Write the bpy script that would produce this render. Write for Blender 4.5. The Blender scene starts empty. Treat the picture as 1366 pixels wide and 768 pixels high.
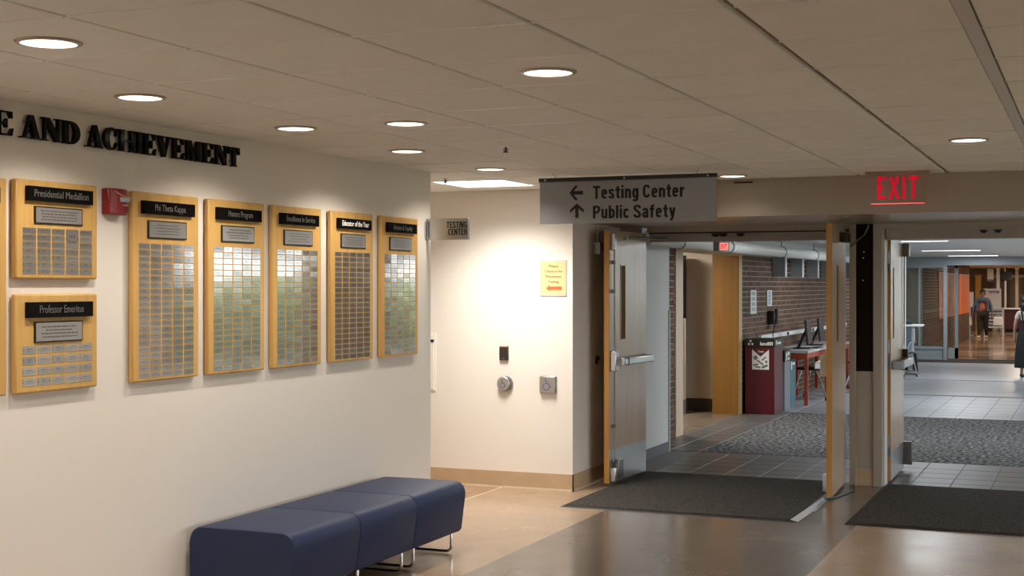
import bpy, bmesh, math, random
from mathutils import Vector, Matrix, Euler
random.seed(7)
R = math.radians
scene = bpy.context.scene
COL = scene.collection

# ------------------------------------------------------------------ camera, world, exposure
cam_data = bpy.data.cameras.new('camera')
cam = bpy.data.objects.new('camera', cam_data); COL.objects.link(cam)
cam.location = (0, 0, 1.67)
cam.rotation_euler = (R(90), 0, 0.3955)
cam_data.sensor_width = 36
cam_data.lens = 36 * 1862 / 1366
cam_data.shift_y = -3.7 / 1366
cam_data.clip_end = 300
scene.camera = cam

world = bpy.data.worlds.new('world'); scene.world = world; world.use_nodes = True
wn = world.node_tree.nodes; wl = world.node_tree.links
wn['Background'].inputs['Color'].default_value = (0.90, 0.94, 1.0, 1)
wn['Background'].inputs['Strength'].default_value = 6.0

scene.view_settings.view_transform = 'Standard'
scene.view_settings.look = 'None'
scene.view_settings.gamma = 1
scene.view_settings.use_curve_mapping = False
scene.view_settings.exposure = 0.35
try:
    scene.cycles.max_bounces = 10
    scene.cycles.diffuse_bounces = 6
    scene.cycles.transparent_max_bounces = 12
    scene.cycles.sample_clamp_indirect = 6
    scene.cycles.use_denoising = True
    scene.cycles.caustics_reflective = False
    scene.cycles.caustics_refractive = False
except Exception:
    pass

CAN_W = 43.0          # recessed downlights
CAN_COL = (1.0, 0.91, 0.81)
TROFFER_W = 29.0
TUBE_W = 27.0
HALL_W = 44.0

# ------------------------------------------------------------------ materials
def mat(name, col, rough=0.5, metal=0.0, emit=None, estr=0.0, spec=None, var=0.0, vscale=(8, 8, 8), bump=0.0, bscale=60,
        coat=0.0, rnd=0.0, island=0.0, sheen=0.0):
    m = bpy.data.materials.new(name); m.use_nodes = True
    nt = m.node_tree; n = nt.nodes; l = nt.links; b = n['Principled BSDF']
    b.inputs['Base Color'].default_value = (*col, 1)
    b.inputs['Roughness'].default_value = rough
    b.inputs['Metallic'].default_value = metal
    if spec is not None: b.inputs['Specular IOR Level'].default_value = spec
    if coat: b.inputs['Coat Weight'].default_value = coat; b.inputs['Coat Roughness'].default_value = 0.12
    if sheen: b.inputs['Sheen Weight'].default_value = sheen; b.inputs['Sheen Roughness'].default_value = 0.4
    if emit:
        b.inputs['Emission Color'].default_value = (*emit, 1); b.inputs['Emission Strength'].default_value = estr
    tc = n.new('ShaderNodeTexCoord')
    if var or rnd or island:
        hsv = n.new('ShaderNodeHueSaturation'); hsv.inputs['Color'].default_value = (*col, 1)
        add = n.new('ShaderNodeMath'); add.operation = 'ADD'; add.inputs[0].default_value = 1.0; add.inputs[1].default_value = 0
        last = add
        if var:
            mp = n.new('ShaderNodeMapping'); mp.inputs['Scale'].default_value = vscale
            l.new(tc.outputs['Object'], mp.inputs['Vector'])
            nz = n.new('ShaderNodeTexNoise'); nz.inputs['Scale'].default_value = 1; nz.inputs['Detail'].default_value = 5
            l.new(mp.outputs['Vector'], nz.inputs['Vector'])
            mr = n.new('ShaderNodeMapRange'); mr.inputs['From Min'].default_value = 0.25; mr.inputs['From Max'].default_value = 0.75
            mr.inputs['To Min'].default_value = -var; mr.inputs['To Max'].default_value = var
            l.new(nz.outputs['Fac'], mr.inputs['Value']); l.new(mr.outputs['Result'], add.inputs[1])
        for amt, kind in ((rnd, 'o'), (island, 'i')):
            if not amt: continue
            if kind == 'o':
                oi = n.new('ShaderNodeObjectInfo'); src = oi.outputs['Random']
            else:
                g = n.new('ShaderNodeNewGeometry'); src = g.outputs['Random Per Island']
            mr = n.new('ShaderNodeMapRange'); mr.inputs['To Min'].default_value = -amt; mr.inputs['To Max'].default_value = amt
            l.new(src, mr.inputs['Value'])
            a2 = n.new('ShaderNodeMath'); a2.operation = 'ADD'
            l.new(last.outputs[0], a2.inputs[0]); l.new(mr.outputs['Result'], a2.inputs[1]); last = a2
        l.new(last.outputs[0], hsv.inputs['Value']); l.new(hsv.outputs['Color'], b.inputs['Base Color'])
    if bump:
        nb = n.new('ShaderNodeTexNoise'); nb.inputs['Scale'].default_value = bscale; nb.inputs['Detail'].default_value = 4
        l.new(tc.outputs['Object'], nb.inputs['Vector'])
        bp = n.new('ShaderNodeBump'); bp.inputs['Strength'].default_value = bump; bp.inputs['Distance'].default_value = 0.004
        l.new(nb.outputs['Fac'], bp.inputs['Height']); l.new(bp.outputs['Normal'], b.inputs['Normal'])
    return m

def wood(name, c1, c2, rough=0.4, axis='z', scale=1.0):
    m = mat(name, c1, rough); nt = m.node_tree; n = nt.nodes; l = nt.links; b = n['Principled BSDF']
    tc = n.new('ShaderNodeTexCoord'); mp = n.new('ShaderNodeMapping')
    s = [30 * scale] * 3; s['xyz'.index(axis)] = 1.6 * scale; mp.inputs['Scale'].default_value = s
    oi = n.new('ShaderNodeObjectInfo')
    va = n.new('ShaderNodeVectorMath'); va.operation = 'ADD'
    l.new(tc.outputs['Object'], va.inputs[0]); l.new(oi.outputs['Random'], va.inputs[1])
    l.new(va.outputs[0], mp.inputs['Vector'])
    nz = n.new('ShaderNodeTexNoise'); nz.inputs['Detail'].default_value = 6; nz.inputs['Scale'].default_value = 1
    l.new(mp.outputs['Vector'], nz.inputs['Vector'])
    # wide staves
    mp2 = n.new('ShaderNodeMapping'); s2 = [7 * scale] * 3; s2['xyz'.index(axis)] = 0.3; mp2.inputs['Scale'].default_value = s2
    l.new(va.outputs[0], mp2.inputs['Vector'])
    nz2 = n.new('ShaderNodeTexNoise'); nz2.inputs['Scale'].default_value = 1; l.new(mp2.outputs['Vector'], nz2.inputs['Vector'])
    mx0 = n.new('ShaderNodeMath'); mx0.operation = 'ADD'; l.new(nz.outputs['Fac'], mx0.inputs[0]); l.new(nz2.outputs['Fac'], mx0.inputs[1])
    mr = n.new('ShaderNodeMapRange'); mr.inputs['From Min'].default_value = 0.7; mr.inputs['From Max'].default_value = 1.3
    l.new(mx0.outputs[0], mr.inputs['Value'])
    mx = n.new('ShaderNodeMix'); mx.data_type = 'RGBA'
    mx.inputs['A'].default_value = (*c1, 1); mx.inputs['B'].default_value = (*c2, 1)
    l.new(mr.outputs['Result'], mx.inputs['Factor']); l.new(mx.outputs['Result'], b.inputs['Base Color'])
    return m

def glass(name, tint=(1, 1, 1), refl=0.10, rough=0.02):
    m = bpy.data.materials.new(name); m.use_nodes = True; nt = m.node_tree; n = nt.nodes; l = nt.links
    n.remove(n['Principled BSDF'])
    t = n.new('ShaderNodeBsdfTransparent'); t.inputs['Color'].default_value = (*tint, 1)
    g = n.new('ShaderNodeBsdfGlossy'); g.inputs['Roughness'].default_value = rough
    fr = n.new('ShaderNodeLayerWeight'); fr.inputs['Blend'].default_value = 0.25
    mr = n.new('ShaderNodeMapRange'); mr.inputs['To Min'].default_value = refl; mr.inputs['To Max'].default_value = 0.6
    l.new(fr.outputs['Fresnel'], mr.inputs['Value'])
    mx = n.new('ShaderNodeMixShader'); l.new(mr.outputs['Result'], mx.inputs[0]); l.new(t.outputs[0], mx.inputs[1]); l.new(g.outputs[0], mx.inputs[2])
    l.new(mx.outputs[0], n['Material Output'].inputs['Surface'])
    return m

def speckle(name, c1, c2, scale, rough=0.95, c3=None, detail=2, bump=0.3):
    m = mat(name, c1, rough); nt = m.node_tree; n = nt.nodes; l = nt.links; b = n['Principled BSDF']
    tc = n.new('ShaderNodeTexCoord'); nz = n.new('ShaderNodeTexNoise'); nz.inputs['Scale'].default_value = scale; nz.inputs['Detail'].default_value = detail
    l.new(tc.outputs['Object'], nz.inputs['Vector'])
    cr = n.new('ShaderNodeValToRGB'); cr.color_ramp.elements[0].position = 0.38; cr.color_ramp.elements[1].position = 0.62
    cr.color_ramp.elements[0].color = (*c1, 1); cr.color_ramp.elements[1].color = (*c2, 1)
    if c3:
        e = cr.color_ramp.elements.new(0.5); e.color = (*c3, 1)
    l.new(nz.outputs['Fac'], cr.inputs['Fac']); l.new(cr.outputs['Color'], b.inputs['Base Color'])
    bp = n.new('ShaderNodeBump'); bp.inputs['Strength'].default_value = bump; bp.inputs['Distance'].default_value = 0.006
    l.new(nz.outputs['Fac'], bp.inputs['Height']); l.new(bp.outputs['Normal'], b.inputs['Normal'])
    b.inputs['Specular IOR Level'].default_value = 0.15
    return m

def terrazzo(name, col, rough, var=0.1, rvar=0.08, coat=0.0):
    m = mat(name, col, rough); nt = m.node_tree; n = nt.nodes; l = nt.links; b = n['Principled BSDF']
    tc = n.new('ShaderNodeTexCoord')
    nz = n.new('ShaderNodeTexNoise'); nz.inputs['Scale'].default_value = 1.3; nz.inputs['Detail'].default_value = 8; nz.inputs['Roughness'].default_value = 0.65
    l.new(tc.outputs['Object'], nz.inputs['Vector'])
    vo = n.new('ShaderNodeTexVoronoi'); vo.inputs['Scale'].default_value = 160
    l.new(tc.outputs['Object'], vo.inputs['Vector'])
    sep = n.new('ShaderNodeSeparateColor'); l.new(vo.outputs['Color'], sep.inputs[0])
    mr = n.new('ShaderNodeMapRange'); mr.inputs['From Min'].default_value = 0.25; mr.inputs['From Max'].default_value = 0.75
    mr.inputs['To Min'].default_value = 1 - var; mr.inputs['To Max'].default_value = 1 + var; l.new(nz.outputs['Fac'], mr.inputs['Value'])
    mr2 = n.new('ShaderNodeMapRange'); mr2.inputs['To Min'].default_value = -0.10; mr2.inputs['To Max'].default_value = 0.10; l.new(sep.outputs[0], mr2.inputs['Value'])
    ad = n.new('ShaderNodeMath'); ad.operation = 'ADD'; l.new(mr.outputs['Result'], ad.inputs[0]); l.new(mr2.outputs['Result'], ad.inputs[1])
    hsv = n.new('ShaderNodeHueSaturation'); hsv.inputs['Color'].default_value = (*col, 1); l.new(ad.outputs[0], hsv.inputs['Value'])
    l.new(hsv.outputs['Color'], b.inputs['Base Color'])
    mr3 = n.new('ShaderNodeMapRange'); mr3.inputs['From Min'].default_value = 0.3; mr3.inputs['From Max'].default_value = 0.7
    mr3.inputs['To Min'].default_value = rough - rvar; mr3.inputs['To Max'].default_value = rough + rvar; l.new(nz.outputs['Fac'], mr3.inputs['Value'])
    l.new(mr3.outputs['Result'], b.inputs['Roughness'])
    return m

def nameplate_mat():
    m = mat('brushed_plate', (0.66, 0.65, 0.63), 0.10, 0.86, rnd=0.14); nt = m.node_tree; n = nt.nodes; l = nt.links; b = n['Principled BSDF']
    hs = [x for x in n if x.bl_idname == 'ShaderNodeHueSaturation'][0]
    tc = n.new('ShaderNodeTexCoord'); sp = n.new('ShaderNodeSeparateXYZ'); l.new(tc.outputs['Generated'], sp.inputs[0])
    oi = n.new('ShaderNodeObjectInfo')
    def mth(op, a, bb=None, c=None):
        k = n.new('ShaderNodeMath'); k.operation = op
        for i, v in enumerate((a, bb, c)):
            if v is None: continue
            if isinstance(v, (int, float)): k.inputs[i].default_value = v
            else: l.new(v, k.inputs[i])
        return k.outputs[0]
    u, v = sp.outputs['Y'], sp.outputs['Z']
    wv = mth('MULTIPLY_ADD', oi.outputs['Random'], 0.16, 0.16)
    def band(v0, h, wid):
        a = mth('LESS_THAN', mth('ABSOLUTE', mth('SUBTRACT', v, v0)), h)
        bnd = mth('LESS_THAN', mth('ABSOLUTE', mth('SUBTRACT', u, 0.5)), wid)
        return mth('MULTIPLY', a, bnd)
    t = mth('MAXIMUM', band(0.63, 0.09, wv), band(0.36, 0.08, mth('ADD', wv, 0.06)))
    nz = n.new('ShaderNodeTexNoise'); nz.inputs['Scale'].default_value = 300; l.new(tc.outputs['Object'], nz.inputs['Vector'])
    t = mth('MULTIPLY', t, mth('GREATER_THAN', nz.outputs['Fac'], 0.46))
    dot = mth('LESS_THAN', mth('ADD', mth('POWER', mth('MULTIPLY', mth('SUBTRACT', mth('ABSOLUTE', mth('SUBTRACT', u, 0.5)), 0.43), 3.0), 2.0),
              mth('POWER', mth('SUBTRACT', v, 0.5), 2.0)), 0.011)
    t = mth('MAXIMUM', mth('MULTIPLY', t, 0.45), mth('MULTIPLY', dot, 0.6))
    mx = n.new('ShaderNodeMix'); mx.data_type = 'RGBA'; mx.inputs['B'].default_value = (0.02, 0.02, 0.02, 1)
    l.new(hs.outputs['Color'], mx.inputs['A']); l.new(t, mx.inputs['Factor']); l.new(mx.outputs['Result'], b.inputs['Base Color'])
    return m

WALL = mat('wall_paint', (0.80, 0.745, 0.67), 0.55, bump=0.05, bscale=400)
WALL_COR = mat('corridor_paint', (0.72, 0.74, 0.74), 0.5)
BEIGE = mat('frame_paint', (0.38, 0.325, 0.26), 0.35)
BEIGE_IN = mat('side_room_paint', (0.66, 0.58, 0.47), 0.6)
SOFFIT = mat('soffit_gloss_paint', (0.46, 0.40, 0.34), 0.22)
TILE = mat('ceiling_tile', (0.85, 0.865, 0.85), 0.9, var=0.03, vscale=(5, 5, 5), rnd=0.02, bump=0.15, bscale=250)
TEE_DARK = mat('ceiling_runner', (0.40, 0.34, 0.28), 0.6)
TEE_LIGHT = mat('ceiling_cross_tee', (0.90, 0.89, 0.86), 0.4)
TEE_GREY = mat('ceiling_strip', (0.62, 0.60, 0.58), 0.4)
TAN = terrazzo('terrazzo_tan', (0.385, 0.275, 0.185), 0.22)
TAN2 = terrazzo('terrazzo_brown', (0.34, 0.215, 0.13), 0.22)
BAND = terrazzo('terrazzo_grey_brown', (0.165, 0.132, 0.105), 0.20, var=0.15)
HALLFL = terrazzo('terrazzo_hall', (0.40, 0.29, 0.20), 0.12)
COVE = mat('cove_base', (0.50, 0.36, 0.22), 0.45, var=0.06, vscale=(6, 6, 6))
COVE_GREY = mat('cove_base_grey', (0.12, 0.13, 0.15), 0.5)
MAPLE = wood('maple_board', (0.70, 0.43, 0.135), (0.56, 0.315, 0.085), 0.38)
DOORFACE = wood('door_veneer', (0.56, 0.40, 0.26), (0.45, 0.31, 0.19), 0.30)
for _b in [DOORFACE.node_tree.nodes['Principled BSDF']]:
    _b.inputs['Coat Weight'].default_value = 0.8; _b.inputs['Coat Roughness'].default_value = 0.22
DOOREDGE = wood('door_edge_wood', (0.56, 0.29, 0.075), (0.44, 0.21, 0.05), 0.45)
PANELWOOD = wood('wood_panel', (0.25, 0.115, 0.02), (0.19, 0.085, 0.012), 0.45)
TRIMWOOD = wood('light_wood_trim', (0.60, 0.42, 0.20), (0.52, 0.35, 0.16), 0.45)
BLACK = mat('gloss_black', (0.005, 0.005, 0.005), 0.12, spec=0.12)
SATIN_BLACK = mat('satin_black', (0.012, 0.011, 0.010), 0.35)
MATTE_BLACK = mat('matte_black', (0.01, 0.01, 0.01), 0.7)
DKBROWN = mat('dark_bronze_panel', (0.012, 0.006, 0.004), 0.5, spec=0.08)
BRONZE = mat('dark_bronze', (0.05, 0.035, 0.025), 0.4, 0.6)
SILVERTXT = mat('silver_lettering', (0.13, 0.12, 0.11), 0.5)
WHITETXT = mat('white_lettering', (0.85, 0.84, 0.80), 0.5)
PLATE = nameplate_mat()
PLQ = mat('engraved_silver', (0.50, 0.48, 0.46), 0.22, 0.6, rnd=0.12)
ENGR = mat('engraving', (0.06, 0.055, 0.05), 0.6)
NAVY = mat('navy_upholstery', (0.022, 0.034, 0.086), 0.52, spec=0.3, bump=0.10, bscale=500)
CHROME = mat('chrome', (0.75, 0.75, 0.76), 0.10, 1.0)
STEEL = mat('brushed_steel', (0.56, 0.57, 0.59), 0.30, 1.0)
STEEL_DK = mat('dark_steel', (0.25, 0.25, 0.25), 0.35, 1.0)
ALU = mat('painted_aluminium', (0.38, 0.43, 0.47), 0.4, 0.2)
SIGN = mat('sign_aluminium', (0.285, 0.292, 0.30), 0.35, 0.3)
SIGN2 = mat('blade_aluminium', (0.50, 0.50, 0.49), 0.34, 0.85)
MATRUG = speckle('entrance_mat', (0.020, 0.018, 0.016), (0.085, 0.075, 0.064), 110, bump=0.5)
RUBBER = mat('rubber_border', (0.02, 0.017, 0.015), 0.6)
TAPE = mat('grey_tape', (0.17, 0.165, 0.155), 0.4, var=0.15, vscale=(30, 30, 30))
CTILE = mat('corridor_tile', (0.115, 0.112, 0.112), 0.36, rnd=0.08, var=0.06, vscale=(4, 4, 4))
CTILE_SHEEN = mat('corridor_tile_sheen', (0.34, 0.36, 0.39), 0.30, var=0.06, vscale=(2, 2, 2))  # lighter, bluer copy of the tile; window reflection put into its colour
GROUT = mat('grout', (0.17, 0.165, 0.16), 0.8)
CARPET = speckle('walk_off_carpet', (0.020, 0.020, 0.022), (0.26, 0.26, 0.265), 24, c3=(0.09, 0.09, 0.092), detail=4)
BRICK = mat('brick', (0.118, 0.058, 0.034), 0.8, island=0.35, var=0.15, vscale=(30, 30, 30))
MORTAR = mat('mortar', (0.46, 0.42, 0.37), 0.9)
FINGREY = mat('fin_grey', (0.28, 0.29, 0.31), 0.5)
WHITEP = mat('white_paint', (0.80, 0.82, 0.82), 0.4)
PIPE = mat('pipe_white', (0.80, 0.81, 0.81), 0.35)
RED = mat('alarm_red', (0.24, 0.010, 0.009), 0.3)
EXITRED = mat('exit_red', (0.6, 0.0, 0.02), 0.4, emit=(0.70, 0.0, 0.03), estr=0.34)
EXITEDGE = mat('exit_edge_glow', (0.9, 0.1, 0.1), 0.4, emit=(1.0, 0.10, 0.10), estr=1.0)
EXITHALL = mat('exit_small_glow', (0.9, 0.3, 0.3), 0.4, emit=(1.0, 0.25, 0.22), estr=1.0)
ACRYL = glass('clear_acrylic', (0.99, 0.97, 0.96), 0.015)
PANE = glass('clear_glass', (0.88, 0.92, 0.90), 0.10)
PANE_WIN = glass('window_glass', (0.97, 0.97, 0.97), 0.05)
LITE = mat('wired_lite', (0.16, 0.085, 0.012), 0.6, spec=0.05)
LENS = mat('lamp_lens', (1, 1, 1), 0.5, emit=(1.0, 0.93, 0.82), estr=2.6)
LENS_COOL = mat('tube_lens', (1, 1, 1), 0.5, emit=(0.95, 0.98, 1.0), estr=3.0)
LENS_TROFFER = mat('troffer_lens', (1, 1, 1), 0.5, emit=(1.0, 0.97, 0.93), estr=2.2)
TRIMRING = mat('can_trim', (0.42, 0.36, 0.29), 0.35, 0.3)
NOTICE = mat('yellow_paper', (0.70, 0.58, 0.27), 0.6)
ORANGE = mat('orange_print', (0.60, 0.13, 0.04), 0.6)
NOTTXT = mat('notice_text', (0.16, 0.115, 0.05), 0.7)
CLEARF = mat('holder_plastic', (0.60, 0.56, 0.50), 0.3)
BLUE = mat('blue_print', (0.03, 0.10, 0.42), 0.5)
READER = mat('reader_black', (0.03, 0.02, 0.017), 0.4)
MAROON = mat('bin_maroon', (0.085, 0.004, 0.011), 0.4)
BINGREY = mat('bin_grey', (0.19, 0.20, 0.225), 0.45)
TEAL = mat('bin_teal', (0.03, 0.135, 0.175), 0.45)
DESKTOP = mat('desk_laminate', (0.48, 0.47, 0.45), 0.45)
DESKRED = mat('desk_red_metal', (0.36, 0.05, 0.013), 0.45)
CREAM = mat('cream_plastic', (0.66, 0.60, 0.48), 0.5)
PAPER = mat('white_paper', (0.74, 0.76, 0.76), 0.6)
PAPERINK = mat('faded_ink', (0.36, 0.40, 0.40), 0.7)
SCREEN = mat('monitor_black', (0.035, 0.028, 0.03), 0.3)
ORPOST = mat('orange_poster', (0.86, 0.21, 0.06), 0.5)
SHOPDK = mat('shop_dim', (0.20, 0.15, 0.115), 0.5)
PKPOST = mat('pink_poster', (0.50, 0.26, 0.23), 0.5, var=0.4, vscale=(3, 3, 3))
YELLOWW = mat('yellow_wood', (0.58, 0.33, 0.06), 0.5)
HALLWALL = mat('hall_paint', (0.58, 0.46, 0.35), 0.6)
SKIN = mat('skin', (0.22, 0.11, 0.07), 0.5)
SKIN2 = mat('skin_light', (0.48, 0.29, 0.21), 0.5)
HAIR = mat('black_hair', (0.010, 0.008, 0.008), 0.5, bump=0.6, bscale=80)
DENIM = mat('denim', (0.075, 0.10, 0.15), 0.8)
SHIRTOR = mat('orange_shirt', (0.50, 0.13, 0.07), 0.7)
TROUSER = mat('dark_trousers', (0.020, 0.013, 0.013), 0.8)
DRESS = mat('black_dress', (0.012, 0.012, 0.014), 0.8)
TEE = mat('white_tee', (0.62, 0.55, 0.50), 0.7)
BAGW = mat('canvas_bag', (0.55, 0.50, 0.40), 0.7)
SHOE = mat('pale_shoe', (0.55, 0.50, 0.45), 0.5)
BLUECL = mat('blue_panel', (0.03, 0.11, 0.38), 0.5)
LEAF = mat('sunlit_leaf', (0.25, 0.33, 0.13), 0.7, var=0.4, vscale=(3, 3, 3))  # colour raised to suggest sunlit foliage, painted in rather than cast
BARK = mat('tree_bark', (0.12, 0.09, 0.06), 0.9)
LAWN = mat('lawn', (0.20, 0.20, 0.15), 0.9, var=0.2, vscale=(1, 1, 1))
NAVYSTRIPE = mat('navy_print', (0.06, 0.05, 0.14), 0.6)

# ------------------------------------------------------------------ mesh helpers
ORIG = {}
def origin_of(o):
    return ORIG.get(o.name, Vector((0, 0, 0))) if o else Vector((0, 0, 0))

class MB:
    def __init__(self): self.v = []; self.f = []
    def add(self, vs, fs):
        k = len(self.v); self.v += [Vector(p) for p in vs]; self.f += [tuple(i + k for i in f) for f in fs]; return self
    def box(self, x0, x1, y0, y1, z0, z1):
        if x0 > x1: x0, x1 = x1, x0
        if y0 > y1: y0, y1 = y1, y0
        if z0 > z1: z0, z1 = z1, z0
        return self.add([(x0, y0, z0), (x1, y0, z0), (x1, y1, z0), (x0, y1, z0), (x0, y0, z1), (x1, y0, z1), (x1, y1, z1), (x0, y1, z1)],
                        [(0, 3, 2, 1), (4, 5, 6, 7), (0, 1, 5, 4), (1, 2, 6, 5), (2, 3, 7, 6), (3, 0, 4, 7)])
    def rbox(self, c, s, rot):
        """box centred at c, sizes s, rotated by the Euler rot"""
        m = Euler(rot).to_matrix(); c = Vector(c); k = len(self.v)
        self.box(-s[0] / 2, s[0] / 2, -s[1] / 2, s[1] / 2, -s[2] / 2, s[2] / 2)
        for i in range(k, len(self.v)): self.v[i] = m @ self.v[i] + c
        return self
    def tube(self, pts, r, n=8, cap=True):
        pts = [Vector(p) for p in pts]; rs = r if isinstance(r, (list, tuple)) else [r] * len(pts)
        rings = []; up = None
        for i, p in enumerate(pts):
            if i == 0: t = (pts[1] - p)
            elif i == len(pts) - 1: t = (p - pts[i - 1])
            else: t = (pts[i + 1] - p).normalized() + (p - pts[i - 1]).normalized()
            t.normalize()
            if up is None: up = Vector((0, 0, 1)) if abs(t.z) < 0.9 else Vector((1, 0, 0))
            a = t.cross(up).normalized(); b = a.cross(t).normalized(); up = b
            rings.append([p + (a * math.cos(2 * math.pi * k / n) + b * math.sin(2 * math.pi * k / n)) * rs[i] for k in range(n)])
        vs = [q for g in rings for q in g]; fs = []
        for i in range(len(rings) - 1):
            for k in range(n):
                fs.append((i * n + k, i * n + (k + 1) % n, (i + 1) * n + (k + 1) % n, (i + 1) * n + k))
        if cap: fs += [tuple(reversed(range(n))), tuple((len(rings) - 1) * n + k for k in range(n))]
        return self.add(vs, fs)
    def cyl(self, p0, p1, r, n=16): return self.tube([p0, p1], r, n)
    def prism(self, poly, fn, w0, w1):
        """2-D polygon (u, v) swept from depth w0 to w1; fn(u, v, w) gives the point"""
        n = len(poly)
        vs = [fn(u, v, w0) for u, v in poly] + [fn(u, v, w1) for u, v in poly]
        fs = [tuple(range(n)), tuple(reversed(range(n, 2 * n)))]
        fs += [(i, i + n, (i + 1) % n + n, (i + 1) % n) for i in range(n)]
        return self.add(vs, fs)
    def lathe(self, prof, c=(0, 0, 0), n=24, axis='z', cap=True):
        vs = []; fs = []; c = Vector(c)
        for r, h in prof:
            for k in range(n):
                a = 2 * math.pi * k / n; p = (r * math.cos(a), r * math.sin(a), h)
                if axis == 'y': p = (p[0], p[2], p[1])
                if axis == 'x': p = (p[2], p[0], p[1])
                vs.append(c + Vector(p))
        for i in range(len(prof) - 1):
            for k in range(n):
                fs.append((i * n + k, i * n + (k + 1) % n, (i + 1) * n + (k + 1) % n, (i + 1) * n + k))
        if cap: fs += [tuple(reversed(range(n))), tuple((len(prof) - 1) * n + k for k in range(n))]
        return self.add(vs, fs)
    def mesh(self, name, m, org=Vector((0, 0, 0)), smooth=True):
        me = bpy.data.meshes.new(name); me.from_pydata([tuple(p - org) for p in self.v], [], self.f)
        bm = bmesh.new(); bm.from_mesh(me); bmesh.ops.recalc_face_normals(bm, faces=bm.faces); bm.to_mesh(me); bm.free()
        me.materials.append(m)
        if smooth:
            me.shade_smooth(); me.set_sharp_from_angle(angle=R(35))
        me.update(); return me
    def build(self, name, m, parent=None, bev=0.0, seg=2, smooth=True, loc=None):
        org = origin_of(parent)
        if parent is None:
            org = Vector(loc) if loc else (sum(self.v, Vector()) / len(self.v))
            if not loc: org.z = min(p.z for p in self.v)
        o = bpy.data.objects.new(name, self.mesh(name, m, org, smooth)); COL.objects.link(o)
        if parent: o.parent = parent; ORIG[o.name] = org
        else: o.location = org; ORIG[o.name] = org
        if bev:
            b = o.modifiers.new('bevel', 'BEVEL'); b.width = bev; b.segments = seg; b.limit_method = 'ANGLE'; b.angle_limit = R(40)
        return o

def tag(o, label=None, cat=None, group=None, kind=None):
    if label: o['label'] = label
    if cat: o['category'] = cat
    if group: o['group'] = group
    if kind: o['kind'] = kind
    return o
def thing(name, loc, label, cat, group=None):
    o = bpy.data.objects.new(name, None); COL.objects.link(o); o.location = loc; o.empty_display_size = 0.1
    ORIG[o.name] = Vector(loc)
    return tag(o, label, cat, group)
def struct(mb, name, m, parent=None, **k):
    o = mb.build(name, m, parent, **k)
    if parent is None: o['kind'] = 'structure'
    return o
def box(*a): return MB().box(*a)
KIDS = {}
def copy_tree(src, loc, label=None, group=None):
    if not KIDS:
        for o in COL.objects:
            if o.parent: KIDS.setdefault(o.parent.name, []).append(o)
    r = src.copy(); COL.objects.link(r); r.location = loc; ORIG[r.name] = Vector(loc)
    if label: r['label'] = label
    if group: r['group'] = group
    def rec(a, b):
        for ch in [o for o in COL.objects if o.parent == a]:
            c = ch.copy(); COL.objects.link(c); c.parent = b; rec(ch, c)
    rec(src, r); return r

# ---- lettering (built-in font turned into meshes and fitted to a measured box)
_dg = bpy.context.evaluated_depsgraph_get
def text_raw(s, bold=0.0):
    cu = bpy.data.curves.new('lettering', 'FONT'); cu.body = s; cu.size = 1; cu.offset = bold; cu.resolution_u = 3
    o = bpy.data.objects.new('lettering', cu); COL.objects.link(o); bpy.context.view_layer.update()
    me = bpy.data.meshes.new_from_object(o.evaluated_get(_dg()))
    vs = [tuple(v.co) for v in me.vertices]; fs = [tuple(p.vertices) for p in me.polygons]
    bpy.data.objects.remove(o); bpy.data.curves.remove(cu); bpy.data.meshes.remove(me)
    return vs, fs
_hc = text_raw('H')[0]; HCAP = max(v[1] for v in _hc)
def lettering(mb, s, u0, u1, base, cap, fn, w0, w1, bold=0.0):
    vs, fs = text_raw(s, bold)
    a, b = min(v[0] for v in vs), max(v[0] for v in vs)
    k = len(vs); su = (u1 - u0) / (b - a); sv = cap / HCAP
    P = [(u0 + (x - a) * su, base + y * sv) for x, y, z in vs]
    top = [fn(u, v, w1) for u, v in P]; bot = [fn(u, v, w0) for u, v in P]
    edges = {}
    for f in fs:
        for i in range(len(f)):
            e = (f[i], f[(i + 1) % len(f)])
            key = tuple(sorted(e)); edges.setdefault(key, []).append(e)
    side = [(e[0][1], e[0][0], e[0][0] + k, e[0][1] + k) for e in edges.values() if len(e) == 1]
    mb.add(top + bot, list(fs) + side)
    return mb
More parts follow.
